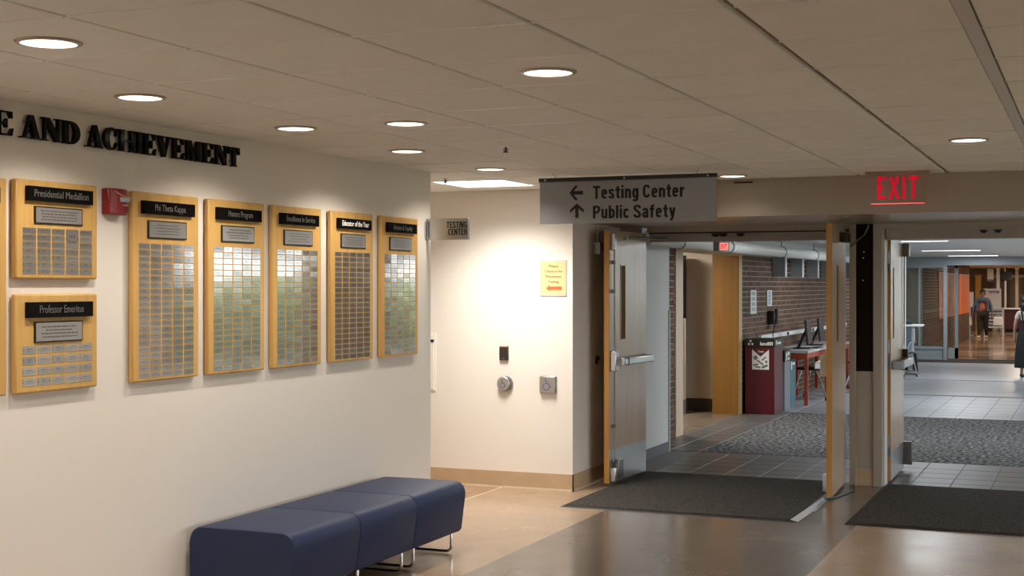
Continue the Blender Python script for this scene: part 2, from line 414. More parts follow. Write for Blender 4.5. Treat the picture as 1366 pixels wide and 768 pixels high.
# ---- condensed sans drawn with strokes, for the way-finding signs
SW = 0.165; SH = SW / 2; XH = 0.74
def _se(cx, cy, rx, ry, a0, a1, n=18):
    P = []
    for i in range(n + 1):
        a = R(a0 + (a1 - a0) * i / n); c, q = math.cos(a), math.sin(a)
        P.append((cx + rx * math.copysign(abs(c) ** 0.72, c), cy + ry * math.copysign(abs(q) ** 0.72, q)))
    return P
def _S(W, H):
    k = H
    return [(W - SH, .74 * k), (W - SH - .01, .82 * k), (.66 * W, H - SH), (.36 * W, H - SH), (SH, .84 * k), (SH, .70 * k), (.36 * W, .57 * k), (.66 * W, .44 * k), (W - SH, .31 * k), (W - SH, .17 * k), (.66 * W, SH), (.34 * W, SH), (SH, .17 * k), (SH, .27 * k)]
_w = .42
STROKES = {
    'T': (.50, [[(0, 1 - SH), (.50, 1 - SH)], [(.25, 0), (.25, 1)]]),
    'e': (_w, [[(SH, .39), (_w - SH, .39)], _se(_w / 2, XH / 2, _w / 2 - SH, XH / 2 - SH, 0, 318)]),
    's': (.40, [_S(.40, XH)]), 'S': (.50, [_S(.50, 1.0)]),
    't': (.31, [[(.155, .95), (.155, .16), (.20, SH), (.31, SH)], [(0, XH - SH), (.31, XH - SH)]]),
    'i': (SW, [[(SH, 0), (SH, XH)], [(SH, .85), (SH, 1.0)]]),
    'n': (_w, [[(SH, 0), (SH, XH)], [(SH, .50), (.16, XH - SH - .02), (.25, XH - SH), (_w - SH, .56), (_w - SH, 0)]]),
    'g': (_w, [_se(_w / 2, XH / 2, _w / 2 - SH, XH / 2 - SH, 0, 360, 22), [(_w - SH, XH), (_w - SH, -.08), (.27, -.17), (.14, -.17), (SH * .8, -.11)]]),
    'C': (.50, [_se(.25, .5, .25 - SH, .5 - SH, 28, 332, 22)]),
    'r': (.30, [[(SH, 0), (SH, XH)], [(SH, .48), (.17, XH - SH - .03), (.30, XH - SH)]]),
    'P': (.50, [[(SH, 0), (SH, 1)], [(SH, 1 - SH), (.30, 1 - SH), (.50 - SH, .84), (.50 - SH, .62), (.30, .47), (SH, .47)]]),
    'u': (_w, [[(SH, XH), (SH, .18), (.15, SH), (.26, SH + .02), (_w - SH, .20)], [(_w - SH, 0), (_w - SH, XH)]]),
    'b': (_w, [[(SH, 0), (SH, 1)], _se(_w / 2, XH / 2, _w / 2 - SH, XH / 2 - SH, 0, 360, 22)]),
    'l': (SW, [[(SH, 0), (SH, 1)]]),
    'c': (.40, [_se(.20, XH / 2, .20 - SH, XH / 2 - SH, 30, 330)]),
    'a': (_w, [[(_w - SH, 0), (_w - SH, .56), (.27, XH - SH), (.15, XH - SH), (SH, .55)], [(_w - SH, .42), (.17, .39), (SH, .28), (SH, .16), (.15, SH), (.25, SH + .02), (_w - SH, .18)]]),
    'f': (.32, [[(.32, 1 - SH), (.22, 1 - SH), (.145, .86), (.145, 0)], [(0, XH - SH), (.31, XH - SH)]]),
    'y': (_w, [[(SH * .9, XH), (.215, .06)], [(_w - SH * .9, XH), (.235, .02), (.17, -.17), (.05, -.17)]]),
    'E': (.42, [[(SH, 0), (SH, 1)], [(SH, 1 - SH), (.42, 1 - SH)], [(SH, .51), (.38, .51)], [(SH, SH), (.42, SH)]]),
    'I': (SW, [[(SH, 0), (SH, 1)]]),
    'N': (.52, [[(SH, 0), (SH, 1)], [(SH, .96), (.52 - SH, .04)], [(.52 - SH, 0), (.52 - SH, 1)]]),
    'G': (.50, [_se(.25, .5, .25 - SH, .5 - SH, 28, 350, 22), [(.26, .44), (.50 - SH, .44), (.50 - SH, 0.02)]]),
    'R': (.50, [[(SH, 0), (SH, 1)], [(SH, 1 - SH), (.30, 1 - SH), (.50 - SH, .84), (.50 - SH, .66), (.30, .50), (SH, .50)], [(.28, .50), (.50 - SH, .38), (.50 - SH, 0)]]),
}
def stroke_text(mb, txt, u0, u1, base, cap, fn, w0, w1):
    tot = 0
    for c in txt: tot += (0.22 if c == ' ' else STROKES[c][0] + 0.085)
    tot -= 0.085; ku = (u1 - u0) / tot; x = 0
    for c in txt:
        if c == ' ': x += 0.22; continue
        W, lines = STROKES[c]
        for P in lines:
            L, Rr = [], []; n = len(P)
            for i in range(n):
                closed = n > 3 and abs(P[0][0] - P[-1][0]) + abs(P[0][1] - P[-1][1]) < 1e-6
                pa = P[i - 1] if i else (P[-2] if closed else None); pb = P[i + 1] if i < n - 1 else (P[1] if closed else None)
                d1 = Vector((P[i][0] - pa[0], P[i][1] - pa[1])).normalized() if pa else None
                d2 = Vector((pb[0] - P[i][0], pb[1] - P[i][1])).normalized() if pb else None
                d1 = d1 or d2; d2 = d2 or d1
                t = (d1 + d2).normalized(); nn = Vector((-t.y, t.x)); k = min(1.6, 1 / max(0.3, nn.dot(Vector((-d1.y, d1.x)))))
                L.append((P[i][0] + nn.x * SH * k, P[i][1] + nn.y * SH * k)); Rr.append((P[i][0] - nn.x * SH * k, P[i][1] - nn.y * SH * k))
            for i in range(n - 1):
                q = [L[i], L[i + 1], Rr[i + 1], Rr[i]]
                mb.prism([(u0 + (x + a) * ku, base + b * cap) for a, b in q], fn, w0, w1)
        x += W + 0.085
    return mb
def on_left(x):   # u along +Y, v up, depth out of the left wall
    return lambda u, v, w: (x + w, u, v)
def on_y(y):      # u along +X, v up, depth towards the viewer
    return lambda u, v, w: (u, y - w, v)

# ------------------------------------------------------------------ measurements
CZ = 2.457; XL = -4.27; YE = 8.755; YB = 10.63; XS = -3.905; YF = 11.85

# ================================================================== STRUCTURE
floor = struct(box(-7, 4, -4, 11.98, -0.08, 0.0), 'floor', TAN)
struct(box(-3.355, -1.53, -4, 11.98, 0.0, 0.0012), 'floor_band', BAND, floor)
struct(box(-7, -4.53, 8.755, YB, 0.0, 0.0012), 'floor_brown_field', TAN2, floor)
struct(box(-4.535, -4.515, 8.755, YB, 0.0, 0.0016), 'floor_divider_strip', mat('divider', (0.60, 0.47, 0.35), 0.3), floor)
struct(box(-4.55, XL, -4, YE, 0, CZ + 0.1), 'wall_left', WALL)
struct(box(-7.0, -4.55, YE - 0.15, YE, 0, CZ + 0.1), 'wall_alcove_near', WALL)
struct(box(-7.15, -7.0, YE - 0.15, YB + 0.15, 0, CZ + 0.1), 'wall_alcove_side', WALL)
struct(box(-7.0, XS, YB, YB + 0.15, 0, CZ + 0.1), 'wall_back', WALL)
struct(box(XS - 0.15, XS, YB + 0.15, 11.99, 0, CZ + 0.1), 'wall_recess', WALL)
struct(box(4, 4.15, -4, 5.0, 0, CZ + 0.1).box(4, 4.15, 11.0, 12, 0, CZ + 0.1).box(4, 4.15, 5.0, 11.0, 0, 0.1).box(4, 4.15, 5.0, 11.0, 2.25, CZ + 0.1), 'wall_right', WALL)
for k in range(4):
    y0 = 5.0 + 1.5 * k; y1 = y0 + 1.5
    w = struct(box(4.03, 4.10, y0, y0 + 0.05, 0.1, 2.25).box(4.03, 4.10, y1 - 0.05, y1, 0.1, 2.25).box(4.03, 4.10, y0, y1, 0.1, 0.15).box(4.03, 4.10, y0, y1, 2.20, 2.25), 'window_%d' % (k + 20), ALU)
    struct(box(4.06, 4.066, y0 + 0.04, y1 - 0.04, 0.14, 2.21), 'pane', PANE_WIN, w)
struct(box(-4.55, 4.15, -4.15, -4, 0, 0.45).box(-4.55, 4.15, -4.15, -4, 2.36, CZ + 0.1).box(-4.55, -3.9, -4.15, -4, 0.45, 2.36).box(-2.4, 4.15, -4.15, -4, 0.45, 2.36), 'wall_behind', WALL)
for k in range(1):
    x0 = -3.9 + 1.5 * k; x1 = x0 + 1.5
    w = struct(box(x0, x0 + 0.05, -4.10, -4.02, 0.45, 2.36).box(x1 - 0.05, x1, -4.10, -4.02, 0.45, 2.36).box(x0, x1, -4.10, -4.02, 0.45, 0.50).box(x0, x1, -4.10, -4.02, 2.31, 2.36), 'window_%d' % (k + 10), ALU)
    struct(box(x0 + 0.04, x1 - 0.04, -4.065, -4.06, 0.49, 2.32), 'pane', PANE_WIN, w)
struct(box(-40, 60, -60, -4.2, -0.25, -0.05), 'ground_bounce', mat('bounce_paving', (0.45, 0.44, 0.41), 0.8, var=0.1, vscale=(1, 1, 1)))  # unseen pale ground, added to bounce daylight up onto the ceiling
struct(box(0.25, 4, YF, 12.1, 0, 2.18), 'wall_door_side', WALL)
# header beam over the doors, glossy underside
hd = struct(box(XS, 4, 10.2, 12.1, 2.183, CZ + 0.1), 'trim_header', BEIGE)
struct(box(XS, 4, 10.2, 11.84, 2.18, 2.183), 'soffit_panel', SOFFIT, hd)
struct(box(-2.47, -2.33, 10.195, 10.2, 2.425, 2.436), 'slot_vent', MATTE_BLACK, hd)
struct(box(-3.6, 4, 10.185, 10.2, 2.449, 2.457), 'painted_shadow_gap', TEE_DARK, hd)  # dark strip painting in the shadow gap between ceiling and header
# baseboards with a thin bright toe line
for nm, a, toe in (('baseboard_back', (-7, XS + 0.008, YB - 0.008, YB, 0.0, 0.135), (-7, XS + 0.014, YB - 0.014, YB, 0, 0.012)),
                   ('baseboard_recess', (XS, XS + 0.008, YB - 0.008, 11.8, 0.0, 0.135), (XS, XS + 0.014, YB - 0.014, 11.8, 0, 0.012)),
                   ('baseboard_left', (XL, XL + 0.008, -4, YE, 0.0, 0.135), (XL, XL + 0.014, -4, YE, 0, 0.012))):
    b = struct(box(*a), nm, COVE)
    struct(box(*toe), 'toe_line', mat('toe_line', (0.72, 0.60, 0.45), 0.35), b)

# ---- ceiling: every tile its own piece, runners and cross tees between
ceil = struct(box(-7, 4, -4, 12.0, CZ + 0.02, CZ + 0.10), 'ceiling', TEE_DARK)
struct(box(-4.55, 4, -4, 2.04, CZ - 0.001, CZ + 0.012), 'ceiling_field', TILE, ceil)
struct(box(0.88, 4, 2.05, 10.2, CZ - 0.001, CZ + 0.012), 'ceiling_field', TILE, ceil)
xs = [XL, -4.003, -3.393, -2.783, -2.173, -1.564, -0.954, -0.344, 0.266, 0.876]
gap = {1: 0.004, 2: 0.005, 3: 0.006, 4: 0.007, 5: 0.009, 6: 0.014, 7: 0.026, 8: 0.009, 9: 0.005, 0: 0.0}
ys = [3.878 + 0.61 * j for j in range(-3, 11)] + [10.2]
shared = {}
def tile(x0, x1, y0, y1):
    w, d = round(x1 - x0, 4), round(y1 - y0, 4)
    if (w, d) not in shared:
        mb = MB(); h = 0.018; e = 0.0035
        mb.add([(0, 0, h), (w, 0, h), (w, d, h), (0, d, h), (0, 0, e), (w, 0, e), (w, d, e), (0, d, e), (e, e, 0), (w - e, e, 0), (w - e, d - e, 0), (e, d - e, 0)],
               [(0, 1, 2, 3), (0, 1, 5, 4), (1, 2, 6, 5), (2, 3, 7, 6), (3, 0, 4, 7), (4, 5, 9, 8), (5, 6, 10, 9), (6, 7, 11, 10), (7, 4, 8, 11), (8, 9, 10, 11)])
        shared[(w, d)] = mb.mesh('ceiling_tile', TILE, smooth=False)
    o = bpy.data.objects.new('ceiling_tile', shared[(w, d)]); COL.objects.link(o)
    o.parent = ceil; o.location = Vector((x0, y0, CZ)) - ORIG[ceil.name] + Vector((0, 0, random.uniform(-0.0006, 0.0006)))
for i in range(len(xs) - 1):
    for j in range(len(ys) - 1):
        tile(xs[i] + gap[i], xs[i + 1] - gap[i + 1], ys[j] + 0.003, ys[j + 1] - 0.003)
        if ys[j] > 8.3 and i == 0: pass
ct = MB()
for y in ys[:-1]:
    for i in range(len(xs) - 1): ct.box(xs[i] + gap[i], xs[i + 1] - gap[i + 1], y - 0.004, y + 0.004, CZ - 0.004, CZ + 0.012)
struct(ct, 'cross_tee', TEE_LIGHT, ceil)
struct(box(-0.344 - 0.023, -0.344 + 0.021, 2.05, 10.2, CZ - 0.002, CZ + 0.015), 'ceiling_strip', TEE_GREY, ceil)
# alcove ceiling to the left and the strip over the back wall
for (a, b, c, d) in ((-4.65, XL - 0.004, YE + 0.003, 9.57), (-4.65, XL - 0.004, 10.185, YB), (-5.26, -4.655, YE + 0.003, 9.37), (-5.26, -4.655, 9.375, 9.98), (-5.26, -4.655, 9.985, YB),
                     (-6.99, -5.265, YE + 0.003, YB), (XL + 0.004, XS, 10.203, YB)):
    tile(a, b, c, d)

# ---- door frame at the end of the lobby
fr = struct(box(-3.90, -3.70, YF, 11.93, 0, 2.18), 'trim_frame_jamb', BEIGE)
fh = struct(box(-3.655, 0.25, YF, 11.93, 2.135, 2.18), 'trim_frame_head', BEIGE)
struct(box(-3.655, -1.89, 11.93, 12.10, 2.055, 2.14), 'transom_bar', mat('transom_light_grey_cast', (0.36, 0.34, 0.31), 0.5), fh)  # same bar as over the right doorway; its grey is lighting painted in
struct(box(-1.60, 0.25, 11.90, 12.10, 2.05, 2.14), 'transom_bar', BEIGE, fh)
struct(box(-3.655, -1.89, 11.90, 11.93, 2.125, 2.14), 'dark_gap_strip', MATTE_BLACK, fh)  # black strip standing in for the dark gap under the frame head
for x in (-3.05, -2.98, -2.83, -0.83, -0.72):
    y = 11.895
    struct(box(x - 0.028, x + 0.028, y - 0.02, y + 0.04, 2.105, 2.118).box(x - 0.018, x + 0.018, y - 0.015, y + 0.03, 2.093, 2.106), 'head_catch', MATTE_BLACK, fh)
# centre post between the two doorways
post = struct(box(-1.889, -1.836, YF - 0.02, 12.1, 0, 2.18).box(-1.696, -1.625, YF - 0.02, 12.1, 0, 2.18).box(-1.836, -1.696, YF + 0.0, 12.05, 0, 2.18), 'trim_centre_post', BEIGE, bev=0.003)
struct(box(-1.836, -1.696, YF - 0.008, YF + 0.001, 0.955, 2.178), 'dark_panel', DKBROWN, post)
struct(box(-1.836, -1.696, YF - 0.006, YF + 0.001, 0.0, 0.142), 'post_base', COVE, post)
struct(box(-1.625, -1.611, YF + 0.03, 12.06, 0, 2.14), 'door_stop', mat('pale_stop', (0.55, 0.52, 0.48), 0.5), post)
sc = MB()
for (x, z) in ((-1.772, 1.945), (-1.777, 1.897), (-1.78, 1.71)): sc.cyl((x, YF - 0.012, z), (x, YF - 0.006, z), 0.005, 8)
struct(sc, 'panel_screw', STEEL, post)

# ---- corridor beyond
cf = struct(box(-8, 2.7, 11.98, 33.0, -0.08, -0.004), 'floor_corridor', GROUT)
tm = {}
def ftile(x0, x1, y0, y1):
    w, d = round(x1 - x0, 3), round(y1 - y0, 3)
    if (w, d) not in tm:
        e = 0.003
        tm[(w, d)] = MB().add([(0, 0, -0.004), (w, 0, -0.004), (w, d, -0.004), (0, d, -0.004), (e, e, 0), (w - e, e, 0), (w - e, d - e, 0), (e, d - e, 0)],
                              [(4, 5, 6, 7), (0, 1, 5, 4), (1, 2, 6, 5), (2, 3, 7, 6), (3, 0, 4, 7)]).mesh('floor_tile', CTILE, smooth=False)
    o = bpy.data.objects.new('floor_tile', tm[(w, d)]); COL.objects.link(o); o.parent = cf
    o.location = Vector((x0, y0, random.uniform(-0.0005, 0.0005))) - ORIG[cf.name]
g = 0.004; T = 0.318
txs = [-3.336 + T * i for i in range(-2, 13)]
tys = [12.0, 12.25, 12.57, 12.885, 13.2, 13.66]
for i in range(len(txs) - 1):
    for j in range(len(tys) - 1):
        if txs[i] < -3.94 and tys[j] < 13.5: continue
        ftile(txs[i] + g, txs[i + 1] - g, tys[j] + g, tys[j + 1] - g)
for x0, x1 in ((-4.24, -3.97), (-3.97, -3.655)):
    for j in range(15):
        y = 13.66 + 0.318 * j; ftile(x0 + g, x1 - g, y + g, y + 0.318 - g)
struct(box(-3.655, 2.4, 13.66, 18.3, -0.004, 0.002), 'walk_off_carpet', CARPET, cf)
struct(box(-3.665, -3.655, 13.66, 24, -0.004, 0.004), 'carpet_edge_strip', mat('edge_strip', (0.55, 0.55, 0.55), 0.3, 0.5), cf)
far = MB()
struct(box(-3.655, 2.4, 18.3, 32.4, -0.004, 0.0), 'far_tile_field', CTILE_SHEEN, cf)
struct(box(-4.24, -3.665, 18.43, 32.4, -0.004, 0.0), 'far_tile_field', CTILE_SHEEN, cf)
fl = MB()
for y in (18.7, 19.1, 19.5, 20.0, 20.6, 21.3, 22.0, 23.0, 25.0, 27.8): fl.box(-4.2, 2.4, y - 0.006, y + 0.006, 0, 0.0008)
for y in (22.0, 25.6): fl.box(-4.2, 2.4, y - 0.10, y + 0.10, 0, 0.0009)  # two wider dark bands across the floor
for i in range(18): fl.box(-3.6 + 0.33 * i - 0.004, -3.6 + 0.33 * i + 0.004, 18.3, 22.0, 0, 0.0008)
struct(fl, 'far_tile_joint_band', mat('dark_joint_band', (0.23, 0.24, 0.255), 0.7, spec=0.0), cf)
struct(box(-4.25, 2.4, 31.4, 33.0, -0.003, 0.004), 'threshold_mat', MATRUG, cf)

CC = 2.30
wc = struct(box(-4.6, -3.945, 12.1, 13.55, 0, CC), 'wall_corridor_white', WALL_COR)
struct(box(-3.945, -3.937, 12.1, 13.55, 0, 0.105), 'grey_base', COVE_GREY, wc)
struct(box(-3.955, -3.935, 13.52, 13.555, 0, 1.42), 'corner_guard', mat('corner_guard', (0.50, 0.51, 0.52), 0.4), wc)
struct(box(-4.6, -3.9, 11.99, 12.1, 0, CC + 0.1), 'wall_corridor_return', WALL_COR)
bw = struct(box(-4.6, -4.262, 13.55, 14.84, 0, CC).box(-4.6, -4.262, 17.9, 33.0, 0, CC).box(-4.6, -4.262, 14.84, 17.9, 2.10, CC), 'wall_corridor_brick', MORTAR)
def bricks(x, y0, y1, z0, z1, depth=0.012, skip=None):
    mb = MB(); c = 0.0686; L = 0.203; row = 0; z = z0
    while z + c - 0.01 <= z1:
        y = y0 - (L + 0.01) * 0.5 * (row % 2)
        while y < y1:
            a, b = max(y, y0), min(y + L, y1)
            if b - a > 0.03:
                d = depth + random.uniform(-0.002, 0.002)
                mb.add([(x - 0.005, a, z), (x - 0.005, b, z), (x - 0.005, b, z + c - 0.011), (x - 0.005, a, z + c - 0.011),
                        (x + d, a, z), (x + d, b, z), (x + d, b, z + c - 0.011), (x + d, a, z + c - 0.011)],
                       [(4, 5, 6, 7), (0, 4, 7, 3), (1, 5, 6, 2), (3, 7, 6, 2), (0, 1, 5, 4)])
            y += L + 0.01
        z += c; row += 1
    return mb
o = bricks(-4.262, 13.56, 14.84, 0.01, 2.28).build('brick', BRICK, bw, smooth=False); o['kind'] = 'stuff'
o = bricks(-4.262, 17.92, 27.0, 0.01, 2.10).build('brick', BRICK, bw, smooth=False); o['kind'] = 'stuff'
o = bricks(-4.262, 27.02, 32.4, 0.01, 2.28).build('brick', BRICK, bw, smooth=False); o['kind'] = 'stuff'
# corrugated light panel above the brick, vertical fins, pipe
cor = MB()
for i in range(150):
    y = 17.95 + i * 0.06; cor.box(-4.25, -4.22, y, y + 0.038, 2.11, 2.295)
cor.box(-4.255, -4.245, 17.9, 27.0, 2.10, 2.30)
struct(cor, 'corrugated_panel', WHITEP, bw)
for k in range(6):
    y = 19.85 + 1.27 * k
    f = MB().box(-4.25, -4.075, y, y + 0.10, 1.79, 2.11).build('wall_fin', FINGREY, bw)
    MB().box(-4.075, -4.066, y - 0.002, y + 0.102, 1.79, 2.11).build('fin_face', WHITEP, f)
# doorway in the brick wall: light trim and wood reveal
tr = struct(box(-4.30, -4.245, 14.84, 15.13, 0, 2.085), 'trim_opening_near', mat('pale_jamb', (0.62, 0.48, 0.37), 0.5))
tr2 = struct(box(-4.30, -4.235, 17.74, 17.92, 0, 2.09), 'trim_opening_far', TRIMWOOD)
struct(box(-4.58, -4.245, 17.72, 17.9, 0, 2.09), 'wood_reveal', PANELWOOD, tr2)
struct(box(-4.32, -4.24, 14.84, 17.92, 2.045, 2.10), 'trim_opening_head', TRIMWOOD)
# side room
sf = struct(box(-9, -4.262, 14.0, 18.3, -0.003, 0.001), 'floor_side_room', terrazzo('side_terrazzo', (0.19, 0.15, 0.11), 0.25))
sw = struct(box(-9, -4.58, 18.1, 18.25, 0, CC), 'wall_side_room', BEIGE_IN)
struct(box(-9, -4.58, 18.085, 18.1, 0, 0.165), 'dark_base', mat('dark_base', (0.055, 0.045, 0.035), 0.5), sw)
struct(box(-9, -4.6, 13.9, 14.0, 0, CC), 'wall_side_room_near', BEIGE_IN)
struct(box(-9.1, -9, 13.9, 18.3, 0, CC), 'wall_side_room_left', BEIGE_IN)
struct(box(-9.1, 2.7, 12.05, 33.0, CC, CC + 0.1), 'ceiling_corridor', WHITEP)
# right side of the corridor: a row of tall windows
struct(box(2.4, 2.6, 12.1, 33, 0, 0.35).box(2.4, 2.6, 12.1, 33, 2.2, CC), 'wall_corridor_right', WALL_COR)
ny = 7; bay = (33 - 12.1) / ny
for k in range(ny):
    y0 = 12.1 + bay * k; y1 = y0 + bay
    w = struct(box(2.42, 2.5, y0, y0 + 0.07, 0.35, 2.2).box(2.42, 2.5, y1 - 0.07, y1, 0.35, 2.2).box(2.42, 2.5, y0, y1, 0.35, 0.41).box(2.42, 2.5, y0, y1, 2.14, 2.2)
               .box(2.43, 2.49, (y0 + y1) / 2 - 0.03, (y0 + y1) / 2 + 0.03, 0.35, 2.2), 'window_%d' % (k + 1), ALU)
    struct(box(2.45, 2.456, y0 + 0.06, y1 - 0.06, 0.4, 2.15), 'pane', PANE_WIN, w)

# ---- glazed partition and the hall behind it
gp = struct(box(-4.6, 2.4, 32.5, 32.75, 2.115, CC), 'wall_partition_head', ALU)
GA = MB().box(-4.26, -4.20, 32.48, 32.58, 0, 2.115).box(-3.115, -3.045, 32.45, 32.60, 0, 2.115).box(-4.26, -3.045, 32.48, 32.58, 2.06, 2.115)
GA.box(-4.26, -3.045, 32.48, 32.58, 0.0, 0.05).box(-4.26, -3.045, 32.48, 32.58, 0.24, 0.30).box(-4.26, -3.045, 32.50, 32.56, 0.05, 0.24).box(-3.66, -3.62, 32.48, 32.58, 0.3, 2.06)
ga = struct(GA, 'window_8', ALU)
struct(box(-4.2, -3.115, 32.525, 32.535, 0.30, 2.06), 'pane', PANE, ga)
GB = MB().box(-2.945, -2.885, 33.36, 33.43, 0.0, 2.09).box(-3.05, -2.885, 32.70, 33.42, 0.0, 0.0)
gb = struct(MB().box(-2.955, -2.885, 33.36, 33.43, 0.0, 2.12).box(-3.10, -2.885, 33.36, 33.43, 2.07, 2.12).box(-3.10, -2.885, 33.36, 33.43, 0.0, 0.24), 'window_9', ALU)
struct(box(-3.10, -2.955, 33.39, 33.398, 0.24, 2.07), 'pane', PANE, gb)
struct(box(-0.6, -0.5, 32.48, 32.58, 0, 2.115), 'trim_partition_jamb', ALU)
struct(box(-0.5, 2.4, 32.5, 32.6, 0, 2.115), 'wall_partition_side', WALL_COR)
hf = struct(box(-8, 3, 33.0, 58, -0.08, 0.0), 'floor_hall', HALLFL)
hl = MB()
for y in (36.8, 40.0, 43.7, 48.5, 53): hl.box(-3.6, 1, y - 0.10, y + 0.10, 0, 0.0012)
struct(hl, 'pale_floor_line', mat('pale_line', (0.62, 0.48, 0.34), 0.15), hf)
hw = struct(box(-4.2, -3.615, 33.05, 45.6, 0, CC), 'wall_hall_brick', MORTAR)
o = bricks(-3.615, 33.05, 41.0, 0.01, 2.28).build('brick', BRICK, hw, smooth=False); o['kind'] = 'stuff'
o = bricks(-3.615, 41.01, 45.6, 0.01, 2.28).build('brick', BRICK, hw, smooth=False); o['kind'] = 'stuff'
struct(box(-4.6, 2, 56, 56.2, 0, CC), 'wall_hall_end', HALLWALL)
struct(box(-4.6, -4.5, 45.6, 56, 0, CC), 'wall_hall_side', HALLWALL)
struct(box(1.2, 1.4, 33, 56, 0, CC), 'wall_hall_right', HALLWALL)
struct(box(-4.6, 3, 33.0, 58, CC, CC + 0.1), 'ceiling_hall', HALLWALL)
struct(box(2.7, 60, -4.1, 80, -0.3, -0.05), 'ground_outside', LAWN)

# ================================================================== LIGHTS
def lamp(name, kind, loc, energy, color, parent=None, size=0.16, size_y=None, rot=(0, 0, 0), spread=None, angle=None, blend=0.5, shape='DISK'):
    d = bpy.data.lights.new(name, kind); d.energy = energy; d.color = color
    if kind == 'AREA':
        d.shape = shape; d.size = size
        if size_y: d.size_y = size_y
        if spread: d.spread = spread
    if kind == 'SPOT': d.spot_size = angle; d.spot_blend = blend; d.shadow_soft_size = size
    o = bpy.data.objects.new(name, d); COL.objects.link(o); o.rotation_euler = rot
    if parent: o.parent = parent; o.location = Vector(loc) - ORIG[parent.name]
    else: o.location = loc
    return o
ring = MB(); lens = MB()
def downlight(x, y, label, power=1.0, group=None, col=CAN_COL):
    t = thing('recessed_downlight', (x, y, CZ), label, 'ceiling light', group)
    MB().lathe([(0.088, -0.0015), (0.090, -0.008), (0.104, -0.006), (0.108, 0.001)], (x, y, CZ), 40, cap=False).build('trim_ring', TRIMRING, t)
    MB().lathe([(0.0895, 0.0), (0.089, -0.005)], (x, y, CZ), 40).build('lamp_lens', LENS, t)
    lamp('downlight_beam', 'SPOT', (x, y, CZ - 0.012), CAN_W * power, col, t, size=0.06, angle=R(146), blend=0.6)
G = 'recessed downlights of the lobby ceiling'
for x, y, p, lab in (
    (-3.125, 3.592, 1.0, 'large round recessed downlight in the top left corner of the ceiling, nearest the viewer'),
    (-3.68, 4.783, 1.0, 'round recessed downlight right above the black wall lettering'),
    (-3.69, 6.03, 1.0, 'round recessed downlight near the wall, third along, beside the end of the lettering'),
    (-1.86, 4.80, 0.30, 'biggest lone round downlight in the middle of the ceiling, no wall near it'),
    (-3.087, 6.053, 0.8, 'round recessed downlight a little away from the wall, just above another downlight'),
    (-3.716, 7.305, 1.1, 'round recessed downlight near the left wall over the last two award boards'),
    (-3.771, 8.651, 0.7, 'round recessed downlight just before the bright square ceiling panel'),
    (-2.40, 9.86, 0.10, 'round downlight half hidden behind the end of the hanging sign'),
    (-0.629, 7.91, 0.22, 'lone round downlight above and beside the red exit sign')):
    downlight(x, y, lab, p, G)
for x, y, p in ((-3.68, 3.54, 1.0), (-3.68, 2.3, 1.0), (-3.68, 1.0, 0.9), (-1.86, 2.3, 0.6), (-1.2, 0.2, 0.6), (-2.6, 0.2, 0.8), (1.8, 3.0, 0.35)):
    downlight(x, y, 'unseen round downlight added to the lobby ceiling for more light', p, 'unseen added downlights')  # extra unseen downlights, added to give the lobby more light
t = thing('ceiling_troffer', (-4.36, 9.87, CZ), 'bright square fluorescent ceiling panel in front of the white end wall', 'ceiling light')
MB().box(-4.655, -4.06, 9.555, 10.19, CZ - 0.004, CZ + 0.002).build('troffer_frame', WHITEP, t)
for k in range(3):
    x0 = -4.645 + k * 0.193
    MB().box(x0 + 0.004, x0 + 0.187, 9.565, 10.18, CZ - 0.0055, CZ - 0.003).build('diffuser', LENS_TROFFER, t)
lamp('troffer_light', 'AREA', (-4.36, 9.87, CZ - 0.012), TROFFER_W, (1.0, 0.96, 0.91), t, 0.58, 0.6, shape='RECTANGLE', spread=R(128))
tubes = [(-2.42, 20.6), (-2.40, 26.4), (-2.39, 31.2), (-2.4, 15.6), (0.6, 15.6), (0.6, 20.6), (0.6, 26.4)]
labs = ['nearest of the three linear corridor lights, beside the open right door', 'middle of the three linear corridor lights', 'farthest and shortest linear corridor light before the glass partition']
for i, (x, y) in enumerate(tubes):
    t = thing('linear_light', (x, y, CC), labs[i] if i < 3 else 'linear corridor ceiling light hidden above the door head', 'ceiling light', 'linear corridor lights')
    MB().box(x - 0.53, x + 0.53, y - 0.09, y + 0.09, CC - 0.004, CC + 0.002).build('light_frame', WHITEP, t)
    MB().box(x - 0.5, x + 0.5, y - 0.07, y + 0.07, CC - 0.007, CC - 0.003).build('diffuser', LENS_COOL, t)
    lamp('linear_beam', 'AREA', (x, y, CC - 0.012), TUBE_W, (0.93, 0.97, 1.0), t, 1.0, 0.14, shape='RECTANGLE')
for i, (x, y) in enumerate(((-1.6, 36), (-1.6, 41), (-1.6, 46), (-1.6, 51.5), (-5.6, 16.6))):  # the last is an unseen lamp, added to light the side room wall
    z = CC
    t = thing('ceiling_light', (x, y, z), 'warm square ceiling light of the %s' % ('far hall, hidden above the partition' if i < 4 else 'side room, unseen and added to light its wall'), 'ceiling light', 'warm hall lights' if i < 4 else None)
    MB().box(x - 0.3, x + 0.3, y - 0.3, y + 0.3, z - 0.006, z + 0.002).build('diffuser', LENS, t)
    lamp('hall_beam', 'AREA', (x, y, z - 0.012), HALL_W if i < 4 else 60.0, (1.0, 0.84, 0.66) if i < 4 else (1.0, 0.9, 0.78), t, 0.6, 0.6, shape='RECTANGLE')

